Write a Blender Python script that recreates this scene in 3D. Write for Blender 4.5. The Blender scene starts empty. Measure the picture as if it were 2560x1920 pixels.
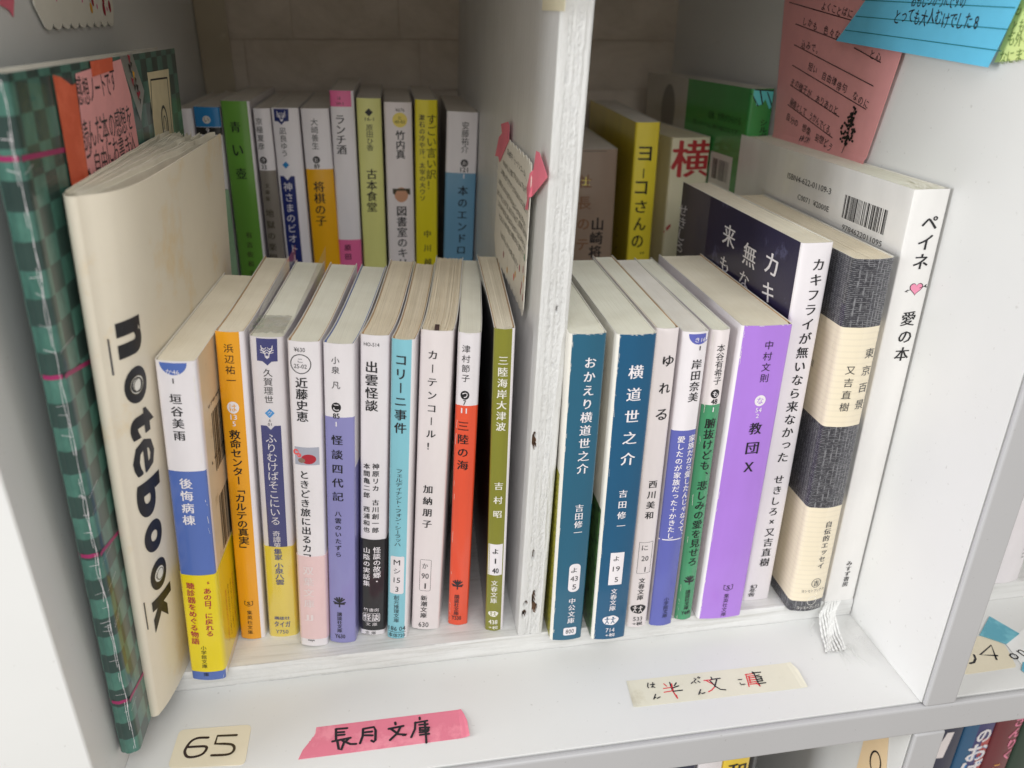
import bpy, bmesh, math, random
from mathutils import Vector, Matrix, noise
from mathutils.geometry import tessellate_polygon
R = math.radians
MM = 0.001
sc = bpy.context.scene
COL = sc.collection

# ------------------------------------------------------------------ camera
cam = bpy.data.cameras.new('camera'); camo = bpy.data.objects.new('camera', cam); COL.objects.link(camo)
cam.sensor_width = 36.0; cam.lens = 1961.15 / 2560 * 36
cam.clip_start = 0.01; cam.clip_end = 20
YAW, PIT, ROL = 0.16600478, -0.4371491, 0.00802755
cy_, sy_, cp_, sp_ = math.cos(YAW), math.sin(YAW), math.cos(PIT), math.sin(PIT)
fw = Vector((sy_*cp_, cy_*cp_, sp_)); r0_ = Vector((cy_, -sy_, 0)); u0_ = r0_.cross(fw)
r_ = math.cos(ROL)*r0_ + math.sin(ROL)*u0_; u_ = -math.sin(ROL)*r0_ + math.cos(ROL)*u0_
mw = Matrix((r_, u_, -fw)).transposed().to_4x4()
mw.translation = Vector((114.772, -217.892, 271.618)) * MM
camo.matrix_world = mw
cam.dof.use_dof = True; cam.dof.focus_distance = 0.335; cam.dof.aperture_fstop = 9.0
sc.camera = camo

# ------------------------------------------------------------------ world and lamps (soft daylight from a window at front left)
w = bpy.data.worlds.new('World'); sc.world = w; w.use_nodes = True
bg = w.node_tree.nodes['Background']; bg.inputs[0].default_value = (1.0, 0.93, 0.83, 1); bg.inputs[1].default_value = 0.47
def area(name, loc, target, sx, sy, power, col):
    l = bpy.data.lights.new(name, 'AREA'); l.shape = 'RECTANGLE'; l.size = sx; l.size_y = sy; l.energy = power; l.color = col
    o = bpy.data.objects.new(name, l); COL.objects.link(o); o.location = loc
    o.rotation_euler = (Vector(target) - Vector(loc)).to_track_quat('-Z', 'Y').to_euler()
    return o
area('window_light', (0.15, -0.95, 0.95), (0.17, 0.05, 0.08), 1.2, 0.9, 12.5, (0.945, 0.97, 1.0))
area('side_window_light', (-1.15, -0.36, 0.42), (0.30, 0.03, 0.08), 0.5, 0.8, 16, (0.955, 0.975, 1.0))
sc.view_settings.view_transform = 'Standard'; sc.view_settings.look = 'None'
sc.view_settings.exposure = 0.0; sc.view_settings.gamma = 1

# ------------------------------------------------------------------ materials
def lin(c):
    c = c/255.0
    return c/12.92 if c <= 0.04045 else ((c+0.055)/1.055)**2.4
def albedo(rgb, k=1.2):
    c = [lin(v) for v in rgb]; k = min(k, .86/max(max(c), 1e-4))
    return tuple(v*k for v in c)
def node(nt, t, **kw):
    n = nt.nodes.new(t)
    for a, b in kw.items(): setattr(n, a, b)
    return n
def newmat(name):
    m = bpy.data.materials.new(name); m.use_nodes = True
    nt = m.node_tree; return m, nt, nt.nodes['Principled BSDF']
def ramp(nt, fac, stops):
    n = node(nt, 'ShaderNodeValToRGB'); e = n.color_ramp.elements
    while len(e) < len(stops): e.new(0.5)
    for q, (p, c) in zip(e, stops): q.position = p; q.color = (*c, 1)
    nt.links.new(fac, n.inputs[0]); return n.outputs[0]
def noise_n(nt, scale, mscale=(1, 1, 1), detail=3, rough=.55, dist=0):
    tc = node(nt, 'ShaderNodeTexCoord'); mp = node(nt, 'ShaderNodeMapping'); mp.inputs['Scale'].default_value = mscale
    nt.links.new(tc.outputs['Object'], mp.inputs[0]); n = node(nt, 'ShaderNodeTexNoise')
    n.inputs['Scale'].default_value = scale; n.inputs['Detail'].default_value = detail
    n.inputs['Roughness'].default_value = rough; n.inputs['Distortion'].default_value = dist
    nt.links.new(mp.outputs[0], n.inputs[0]); return n.outputs[0]
def bump(nt, b, h, strength, dist=0.0002):
    n = node(nt, 'ShaderNodeBump'); n.inputs['Strength'].default_value = strength; n.inputs['Distance'].default_value = dist
    nt.links.new(h, n.inputs['Height']); nt.links.new(n.outputs[0], b.inputs['Normal']); return n
def sc3(c, k): return tuple(min(.9, v*k) for v in c)

COLS = dict(w=(226,221,224), cw=(232,229,220), w2=(230,228,225), k=(22,22,26), dk=(40,40,44), kg=(62,56,40), kgr=(20,60,30), brown=(120,90,60), maroon=(160,35,60),
 blue1=(78,104,172), creamback=(205,190,160), orange=(240,166,24), navy=(34,40,112), azure=(40,140,205), yellow=(235,212,20), yellow2=(232,208,62),
 rose=(236,204,204), rosew=(247,232,232), picgrey=(160,162,175), picred=(165,35,50), picpink=(220,90,90), picbrown=(130,110,95),
 lilac=(132,130,182), black=(22,22,26), sky=(128,190,204), red=(220,78,46), olive=(122,122,34), teal=(22,86,112), blue2=(0,76,112), moss=(150,150,60),
 moss2=(80,110,60), pinkw=(222,214,214), violet=(86,92,166), green=(60,138,96), purple=(162,116,206), tanq=(138,118,102), lilac2=(150,105,190), night=(34,32,50), nightgrey=(74,72,84),
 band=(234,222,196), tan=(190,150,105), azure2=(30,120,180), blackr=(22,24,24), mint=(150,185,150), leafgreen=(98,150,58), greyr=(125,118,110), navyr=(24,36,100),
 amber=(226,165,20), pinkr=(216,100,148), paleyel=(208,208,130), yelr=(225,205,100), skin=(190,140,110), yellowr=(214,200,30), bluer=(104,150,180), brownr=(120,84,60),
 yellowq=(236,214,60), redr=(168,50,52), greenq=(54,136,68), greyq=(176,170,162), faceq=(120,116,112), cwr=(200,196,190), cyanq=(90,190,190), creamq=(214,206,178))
MATS = {}
def ink(key):
    if 'ink_'+key in MATS: return MATS['ink_'+key]
    m, nt, b = newmat('print_'+key); b.inputs['Base Color'].default_value = (*albedo(COLS[key]), 1); b.inputs['Roughness'].default_value = .4
    MATS['ink_'+key] = m; return m
def jacket(key, gloss=.3):
    n = 'jacket_'+key
    if n in MATS: return MATS[n]
    m, nt, b = newmat(n); c = albedo(COLS[key])
    f = noise_n(nt, 60, (1, 1, .35), 4)
    nt.links.new(ramp(nt, f, [(.3, sc3(c, .93)), (.7, sc3(c, 1.04))]), b.inputs['Base Color'])
    b.inputs['Roughness'].default_value = gloss; b.inputs['Coat Weight'].default_value = .55; b.inputs['Coat Roughness'].default_value = .07
    bump(nt, b, noise_n(nt, 900, detail=2), .08)
    MATS[n] = m; return m
def paper_mat(name, rgb, rough=.8, var=.05, bs=.15):
    if name in MATS: return MATS[name]
    m, nt, b = newmat(name); c = albedo(rgb)
    f = noise_n(nt, 120, detail=5)
    nt.links.new(ramp(nt, f, [(.3, sc3(c, 1-var)), (.7, sc3(c, 1+var))]), b.inputs['Base Color']); b.inputs['Roughness'].default_value = rough
    bump(nt, b, noise_n(nt, 2500, detail=3), bs); MATS[name] = m; return m
def pages_mat(name, rgb, line=.5):
    if name in MATS: return MATS[name]
    m, nt, b = newmat(name); c = albedo(rgb)
    f = noise_n(nt, 1, (5200, 12, 12), 4, .75, .4); g = noise_n(nt, 55, detail=5)
    a = ramp(nt, f, [(.28, sc3(c, 1-.32*line)), (.5, sc3(c, .97)), (.72, sc3(c, 1.07))])
    g2 = ramp(nt, g, [(.25, (.86, .84, .8)), (.6, (1, 1, 1))])
    mx = node(nt, 'ShaderNodeMix', data_type='RGBA', blend_type='MULTIPLY'); mx.inputs[0].default_value = .6
    nt.links.new(a, mx.inputs[6]); nt.links.new(g2, mx.inputs[7]); nt.links.new(mx.outputs[2], b.inputs['Base Color'])
    b.inputs['Roughness'].default_value = .85; bump(nt, b, f, .35*line, .0003); MATS[name] = m; return m
def melamine(name='white_melamine', c=(.77, .77, .755)):
    m, nt, b = newmat(name)
    f = noise_n(nt, 9, detail=6); g = noise_n(nt, 420, detail=2)
    a = ramp(nt, f, [(.3, sc3(c, .95)), (.65, c)])
    sp = ramp(nt, g, [(.24, (.55, .53, .5)), (.30, (1, 1, 1))])
    mx = node(nt, 'ShaderNodeMix', data_type='RGBA', blend_type='MULTIPLY'); mx.inputs[0].default_value = .38
    nt.links.new(a, mx.inputs[6]); nt.links.new(sp, mx.inputs[7]); nt.links.new(mx.outputs[2], b.inputs['Base Color'])
    b.inputs['Roughness'].default_value = .42; b.inputs['Specular IOR Level'].default_value = .35
    bump(nt, b, noise_n(nt, 500, detail=2), .05); return m
def paintwood(name, axis, dirt=.5, fine=False):
    m, nt, b = newmat(name); c = (.80, .80, .785)
    ms = {'x': (18, 420, 420), 'z': (420, 420, 18), 'y': (420, 18, 420)}[axis]
    f = noise_n(nt, 1, ms, 6, .7, .6); g = noise_n(nt, 30, detail=6)
    a = ramp(nt, f, [(.28, (c[0]*(1-.30*dirt), c[1]*(1-.31*dirt), c[2]*(1-.34*dirt))), (.48, sc3(c, .96)), (.7, sc3(c, 1.02))])
    g2 = ramp(nt, g, [(.3, (.86, .85, .83)), (.6, (1, 1, 1))])
    mx = node(nt, 'ShaderNodeMix', data_type='RGBA', blend_type='MULTIPLY'); mx.inputs[0].default_value = .5
    nt.links.new(a, mx.inputs[6]); nt.links.new(g2, mx.inputs[7]); nt.links.new(mx.outputs[2], b.inputs['Base Color'])
    b.inputs['Roughness'].default_value = .38
    ad = node(nt, 'ShaderNodeMath', operation='ADD'); nt.links.new(f, ad.inputs[0]); nt.links.new(noise_n(nt, 350, detail=4), ad.inputs[1])
    bump(nt, b, ad.outputs[0], .22 if fine else .4, .0004)
    if fine:
        q = noise_n(nt, 1100, (1, 1, .7), 5, .8); b2 = node(nt, 'ShaderNodeBump'); b2.inputs['Strength'].default_value = .7; b2.inputs['Distance'].default_value = .0006; nt.links.new(q, b2.inputs['Height']); nt.links.new(b.inputs['Normal'].links[0].from_socket, b2.inputs['Normal']); nt.links.new(b2.outputs[0], b.inputs['Normal'])
    return m
def clear_film(name, fac=.16, tint=(1, 1, 1), rough=.12):
    m, nt, b = newmat(name); nt.nodes.remove(b)
    out = nt.nodes['Material Output']; t = node(nt, 'ShaderNodeBsdfTransparent'); t.inputs[0].default_value = (*tint, 1)
    g = node(nt, 'ShaderNodeBsdfGlossy'); g.inputs['Roughness'].default_value = rough; g.inputs['Color'].default_value = (.95, .95, .95, 1)
    lw = node(nt, 'ShaderNodeLayerWeight'); lw.inputs[0].default_value = .35
    mr = node(nt, 'ShaderNodeMapRange'); mr.inputs[3].default_value = fac*.5; mr.inputs[4].default_value = min(1, fac*3.5)
    nt.links.new(lw.outputs['Facing'], mr.inputs[0])
    mx = node(nt, 'ShaderNodeMixShader'); nt.links.new(mr.outputs[0], mx.inputs[0])
    nt.links.new(t.outputs[0], mx.inputs[1]); nt.links.new(g.outputs[0], mx.inputs[2]); nt.links.new(mx.outputs[0], out.inputs[0]); return m
def weave():
    m, nt, b = newmat('dark_woven_cloth_print'); tc = node(nt, 'ShaderNodeTexCoord')
    def th(x, lo, hi):
        q = node(nt, 'ShaderNodeMapRange'); q.inputs[1].default_value = lo; q.inputs[2].default_value = hi; nt.links.new(x, q.inputs[0]); return q.outputs[0]
    def wv(direction, scale, ms, dist):
        mp = node(nt, 'ShaderNodeMapping'); mp.inputs['Scale'].default_value = ms; nt.links.new(tc.outputs['Object'], mp.inputs[0])
        w_ = node(nt, 'ShaderNodeTexWave', wave_type='BANDS', bands_direction=direction); w_.inputs['Scale'].default_value = scale; w_.inputs['Distortion'].default_value = dist; w_.inputs['Detail Scale'].default_value = 1.5
        nt.links.new(mp.outputs[0], w_.inputs[0]); return w_.outputs[0]
    def mul(a, c):
        q = node(nt, 'ShaderNodeMath', operation='MULTIPLY'); nt.links.new(a, q.inputs[0]); nt.links.new(c, q.inputs[1]); return q.outputs[0]
    h = mul(th(wv('Z', 400, (1, 1, 1), .25), .60, .85), th(noise_n(nt, 1, (600, 600, 1500), 3, .6), .40, .52))
    v = mul(th(wv('DIAGONAL', 330, (1, 1, 0), .25), .70, .9), th(noise_n(nt, 1, (1500, 1500, 420), 3, .6), .42, .54))
    mx = node(nt, 'ShaderNodeMath', operation='MAXIMUM'); nt.links.new(h, mx.inputs[0]); nt.links.new(v, mx.inputs[1])
    nt.links.new(ramp(nt, mx.outputs[0], [(.0, (.024, .024, .032)), (.6, (.075, .075, .09)), (1, (.22, .22, .23))]), b.inputs['Base Color'])
    b.inputs['Roughness'].default_value = .45; return m
def bandmat():
    m, nt, b = newmat('ribbed_cream_paper'); c = albedo(COLS['band'])
    tc = node(nt, 'ShaderNodeTexCoord'); wv = node(nt, 'ShaderNodeTexWave', wave_type='BANDS', bands_direction='Z'); wv.inputs['Scale'].default_value = 115; wv.inputs['Distortion'].default_value = .6
    nt.links.new(tc.outputs['Object'], wv.inputs[0])
    nt.links.new(ramp(nt, wv.outputs[0], [(.05, sc3(c, .95)), (.35, sc3(c, 1.0))]), b.inputs['Base Color']); b.inputs['Roughness'].default_value = .5; return m
def plaid():
    m, nt, b = newmat('green_check_print'); tc = node(nt, 'ShaderNodeTexCoord')
    mp = node(nt, 'ShaderNodeMapping'); mp.inputs['Location'].default_value = (.05, .0035, .001); nt.links.new(tc.outputs['Object'], mp.inputs[0])
    ck = node(nt, 'ShaderNodeTexChecker'); ck.inputs['Scale'].default_value = 118; nt.links.new(mp.outputs[0], ck.inputs[0])
    f = noise_n(nt, 260, (1, 1, .3), 5, .7); g = noise_n(nt, 30, detail=3)
    a = ramp(nt, f, [(.3, (.032, .125, .10)), (.7, (.085, .235, .185))]); d = ramp(nt, g, [(.3, (.015, .042, .038)), (.7, (.032, .08, .068))])
    mx = node(nt, 'ShaderNodeMix', data_type='RGBA'); nt.links.new(ck.outputs['Fac'], mx.inputs[0]); nt.links.new(a, mx.inputs[6]); nt.links.new(d, mx.inputs[7])
    nt.links.new(mx.outputs[2], b.inputs['Base Color']); b.inputs['Roughness'].default_value = .3; b.inputs['Coat Weight'].default_value = .4
    bump(nt, b, noise_n(nt, 300, detail=3), .15); return m
def stone():
    m, nt, b = newmat('stone_brick_wallpaper'); f = noise_n(nt, 14, (1, 1, 2.2), 8, .65, 1.2); g = noise_n(nt, 90, (1, 1, 1.8), 6, .7)
    nt.links.new(ramp(nt, f, [(.3, (.60, .52, .43)), (.55, (.74, .645, .55)), (.75, (.82, .73, .62))]), b.inputs['Base Color']); b.inputs['Roughness'].default_value = .8
    bump(nt, b, g, .6, .0015); return m
def spotted(name, rgb, spot, lo=.62, scale=40, rough=.6):
    m, nt, b = newmat(name); c = albedo(rgb); s = albedo(spot)
    f = noise_n(nt, scale, detail=6, rough=.65)
    nt.links.new(ramp(nt, f, [(.3, c), (lo, sc3(c, .96)), (lo+.12, s)]), b.inputs['Base Color']); b.inputs['Roughness'].default_value = rough
    bump(nt, b, noise_n(nt, 700, detail=4), .15); return m

# ------------------------------------------------------------------ objects
def mesh_obj(name, verts, faces, mats, midx=None, parent=None, smooth=False, label=None):
    me = bpy.data.meshes.new(name); me.from_pydata([(x*MM, y*MM, z*MM) for x, y, z in verts], [], faces)
    for m in mats: me.materials.append(m)
    if midx: me.polygons.foreach_set('material_index', midx)
    if smooth is True: me.polygons.foreach_set('use_smooth', [True]*len(faces))
    elif smooth: me.polygons.foreach_set('use_smooth', smooth)
    me.update(); o = bpy.data.objects.new(name, me); COL.objects.link(o)
    if parent: o.parent = parent
    if label: o['label'] = label
    return o
def empty(name, label, cat, loc=(0, 0, 0), rot=(0, 0, 0), group=None):
    o = bpy.data.objects.new(name, None); o.empty_display_size = .01; COL.objects.link(o)
    o.location = [v*MM for v in loc]; o.rotation_euler = rot; o['label'] = label; o['category'] = cat
    if group: o['group'] = group
    return o
def tag(o, label, cat, group=None):
    o['label'] = label; o['category'] = cat
    if group: o['group'] = group
    return o
class MB:
    def __init__(s): s.v = []; s.f = []; s.m = []; s.s = []
    def quad(s, a, b, c, d, m=0, sm=False):
        n = len(s.v); s.v += [a, b, c, d]; s.f.append((n, n+1, n+2, n+3)); s.m.append(m); s.s.append(sm)
    def box(s, x0, x1, y0, y1, z0, z1, m=0):
        n = len(s.v); s.v += [(x, y, z) for z in (z0, z1) for y in (y0, y1) for x in (x0, x1)]
        for f in ((0, 2, 3, 1), (4, 5, 7, 6), (0, 1, 5, 4), (2, 6, 7, 3), (0, 4, 6, 2), (1, 3, 7, 5)): s.f.append(tuple(n+i for i in f)); s.m.append(m); s.s.append(False)
    def grid(s, P, m=0, sm=True, mf=None):
        n = len(s.v); a = len(P); b = len(P[0])
        for r in P: s.v += list(r)
        for i in range(a-1):
            for j in range(b-1):
                s.f.append((n+i*b+j, n+i*b+j+1, n+(i+1)*b+j+1, n+(i+1)*b+j)); s.m.append(mf(i, j) if mf else m); s.s.append(sm)
    def build(s, name, mats, parent=None, label=None):
        return mesh_obj(name, s.v, s.f, mats, s.m, parent, s.s, label)
def bevel_box(name, x0, x1, y0, y1, z0, z1, mat, parent=None, bev=.6, seg=2, label=None):
    bm = bmesh.new(); bmesh.ops.create_cube(bm, size=1)
    for v in bm.verts: v.co = Vector(((x0+x1)/2+v.co.x*(x1-x0), (y0+y1)/2+v.co.y*(y1-y0), (z0+z1)/2+v.co.z*(z1-z0)))*MM
    bmesh.ops.bevel(bm, geom=bm.edges[:], offset=bev*MM, segments=seg, affect='EDGES', profile=.5)
    for f in bm.faces: f.smooth = f.calc_area() < 1e-4*0.3
    me = bpy.data.meshes.new(name); bm.to_mesh(me); bm.free(); me.materials.append(mat)
    o = bpy.data.objects.new(name, me); COL.objects.link(o)
    if parent: o.parent = parent
    if label: o['label'] = label
    return o

# ------------------------------------------------------------------ glyphs
GC = {}
_cu = bpy.data.curves.new('glyph', 'FONT'); _go = bpy.data.objects.new('glyph', _cu); COL.objects.link(_go)
_cu.size = 1; _cu.resolution_u = 2
def glyph(s, off=0.0):
    if (s, off) in GC: return GC[(s, off)]
    _cu.body = s; _cu.offset = off; _cu.resolution_u = 6 if len(s) == 1 and s in 'notebk' and off > .03 else 2
    dg = bpy.context.evaluated_depsgraph_get(); me = bpy.data.meshes.new_from_object(_go.evaluated_get(dg))
    v = [(a.co.x, a.co.y) for a in me.vertices]; f = [tuple(p.vertices) for p in me.polygons]
    bpy.data.meshes.remove(me); GC[(s, off)] = (v, f); return v, f
ROT = set('ー「」（）―…“”〜'); SMALL = set('ァィゥェォッャュョぁぃぅぇぉっゃゅょ')
# style -> (outline offset, [dx copies])
STY = dict(g=(0, ((0, 0),)), b=(0, ((-.02, .008), (.02, -.008), (0, 0))), m=(0, ((-.02, 0), (0, 0), (.02, 0))), l=(0, ((0, 0),)), h=(0, ((0, 0),)), hb=(0, ((-.035, .0), (.035, 0), (0, .03), (0, -.03))))
class Decal:
    """flat print laid on a surface given by place(face, a, z, off)"""
    def __init__(s, place, cutw=None): s.place = place; s.v = []; s.f = []; s.m = []; s.keys = []; s.cutw = cutw
    def mi(s, key):
        if key not in s.keys: s.keys.append(key)
        return s.keys.index(key)
    def add(s, face, pts, faces, off, key):
        # cut wide shapes on the rounded spine so that they follow it
        n = len(s.v)
        if face == 'S' and s.cutw and pts and (max(p[0] for p in pts)-min(p[0] for p in pts)) > 2.6:
            bm = bmesh.new(); vs = [bm.verts.new((p[0], p[1], 0)) for p in pts]
            for f in faces:
                try: bm.faces.new([vs[i] for i in f])
                except ValueError: pass
            x = .15
            while x < s.cutw:
                bmesh.ops.bisect_plane(bm, geom=bm.verts[:]+bm.edges[:]+bm.faces[:], plane_co=(x, 0, 0), plane_no=(1, 0, 0)); x += 1.3
            bm.verts.index_update(); pts = [(v.co.x, v.co.y) for v in bm.verts]; faces = [[v.index for v in f.verts] for f in bm.faces]; bm.free()
        s.v += [s.place(face, p[0], p[1], off) for p in pts]; mi = s.mi(key)
        for f in faces: s.f.append(tuple(n+i for i in f)); s.m.append(mi)
    def poly(s, face, pts, off, key):
        t = tessellate_polygon([[Vector((p[0], p[1], 0)) for p in pts]]); s.add(face, pts, [tuple(q) for q in t], off, key)
    def ellipse(s, face, a, z, ra, rz, off, key, ring=0, n=28, a0=0, a1=2*math.pi):
        if ring:
            p = []
            for i in range(n+1):
                t = a0+(a1-a0)*i/n; p += [(a+ra*math.cos(t), z+rz*math.sin(t)), (a+(ra-ring)*math.cos(t), z+(rz-ring)*math.sin(t))]
            s.add(face, p, [(2*i, 2*i+1, 2*i+3, 2*i+2) for i in range(n)], off, key)
        else: s.poly(face, [(a+ra*math.cos(a0+(a1-a0)*i/n), z+rz*math.sin(a0+(a1-a0)*i/n)) for i in range(n+(0 if a1-a0 > 6.2 else 1))], off, key)
    def rbox(s, face, a, z, w, h, off, key, rad=0, line=0):
        def rr(w, h, r):
            if r <= 0: return [(a-w/2, z-h/2), (a+w/2, z-h/2), (a+w/2, z+h/2), (a-w/2, z+h/2)]
            o = []
            for cx, cz, t0 in ((w/2-r, -h/2+r, -90), (w/2-r, h/2-r, 0), (-w/2+r, h/2-r, 90), (-w/2+r, -h/2+r, 180)):
                for i in range(6): t = R(t0+18*i); o.append((a+cx+r*math.cos(t), z+cz+r*math.sin(t)))
            return o
        rad = min(rad, w/2-.01, h/2-.01)
        if line:
            A = rr(w, h, rad); B = rr(w-2*line, h-2*line, max(rad-line, 0.05) if rad > 0 else 0); n = len(A)
            s.add(face, A+B, [(i, (i+1) % n, n+(i+1) % n, n+i) for i in range(n)], off, key)
        else: s.poly(face, rr(w, h, rad), off, key)
    def stroke(s, face, pts, wd, off, key, caps=True):
        P = [Vector(p) for p in pts]; L = []; Rr = []
        for i, p in enumerate(P):
            d = (P[min(i+1, len(P)-1)]-P[max(i-1, 0)]); d = d.normalized() if d.length else Vector((1, 0)); nn = Vector((-d.y, d.x))*wd/2
            L.append(p+nn); Rr.append(p-nn)
        n = len(P); s.add(face, [tuple(q) for q in L]+[tuple(q) for q in Rr], [(i, i+1, n+i+1, n+i) for i in range(n-1)], off, key)
        if caps:
            for q in (P[0], P[-1]): s.ellipse(face, q.x, q.y, wd/2, wd/2, off+.004, key, n=10)
    def char(s, ch, face, a, z, wd, ht, off, key, st='g', ang=0, shear=0):
        """one em-box glyph centred at a,z"""
        if ch in ' 　': return
        o, dxs = STY[st]; v, f = glyph(ch, o)
        if not v: return
        sg = -1 if face == 'L' else 1
        cjk = ord(ch) > 0x2000
        if cjk: cx, cz = .5, .38
        else: cx = (min(p[0] for p in v)+max(p[0] for p in v))/2; cz = .34
        ca, sa = math.cos(ang), math.sin(ang)
        for q, (dx, dy) in enumerate(dxs):
            pts = []
            for x, y in v:
                gx = (x-cx+dx+shear*(y-cz))*wd; gy = (y+dy-cz)*ht
                pts.append((a+sg*(gx*ca-gy*sa), z+gx*sa+gy*ca))
            s.add(face, pts, f, off+.004*q, key)
    def vtext(s, t, face, a0, z0, a1, z1, size, off, key, st, rnd=None):
        n = len(t); pitch = (z0-z1)/n
        for i, ch in enumerate(t):
            k = (i+.5)/n; a = a0+(a1-a0)*k; z = z0-(i+.5)*pitch; h = min(size, pitch*1.04); ang = 0; sh = 0; da = dz = 0
            if ch in ROT: ang = -math.pi/2
            if ch in '、。': da, dz = .55*size, .5*h
            if ch in SMALL: da, dz = .08*size, .08*h
            if st[0] == 'h' and rnd: ang += rnd.uniform(-.12, .12); da += rnd.uniform(-.08, .08)*size; sh = .1
            if ang < -1: s.char(ch, face, a, z, h, size, off, key, st, ang)
            else: s.char(ch, face, a+(-da if face == 'L' else da), z+dz, size, h, off, key, st, ang, sh)
    def htext(s, t, face, a, z, wd, ht, off, key, st, ang=0):
        """whole string scaled into a wd x ht box"""
        o, dxs = STY[st]; v, f = glyph(t, o)
        if not v: return
        x0, x1 = min(p[0] for p in v), max(p[0] for p in v); y0, y1 = min(p[1] for p in v), max(p[1] for p in v)
        sg = -1 if face == 'L' else 1; kx = wd/(x1-x0); ky = ht/(y1-y0)
        for q, (dx, dy) in enumerate(dxs):
            s.add(face, [(a+sg*((x+dx-(x0+x1)/2)*kx), z+(y+dy-(y0+y1)/2)*ky) for x, y in v], f, off+.004*q, key)
    def hrow(s, t, face, a0, z0, a1, z1, h, off, key, st, rnd=None):
        """characters set one by one from a0,z0 to a1,z1, upright across that direction"""
        n = len(t); sg = -1 if face == 'L' else 1; dx = (a1-a0)*sg; dz = z1-z0; L = math.hypot(dx, dz); ang = math.atan2(dz, dx)
        for i, ch in enumerate(t):
            k = (i+.5)/n; ja = jz = jr = 0
            if rnd: ja = rnd.uniform(-.05, .05)*h; jz = rnd.uniform(-.1, .1)*h; jr = rnd.uniform(-.1, .1)
            s.char(ch, face, a0+(a1-a0)*k+ja, z0+(z1-z0)*k+jz, min(L/n*1.05, h*1.1), h, off, key, st, ang+jr)
    def build(s, name, parent=None, label=None, matf=None):
        if not s.v: return None
        return mesh_obj(name, s.v, s.f, [(matf or ink)(k) for k in s.keys], s.m, parent, False, label)

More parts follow.
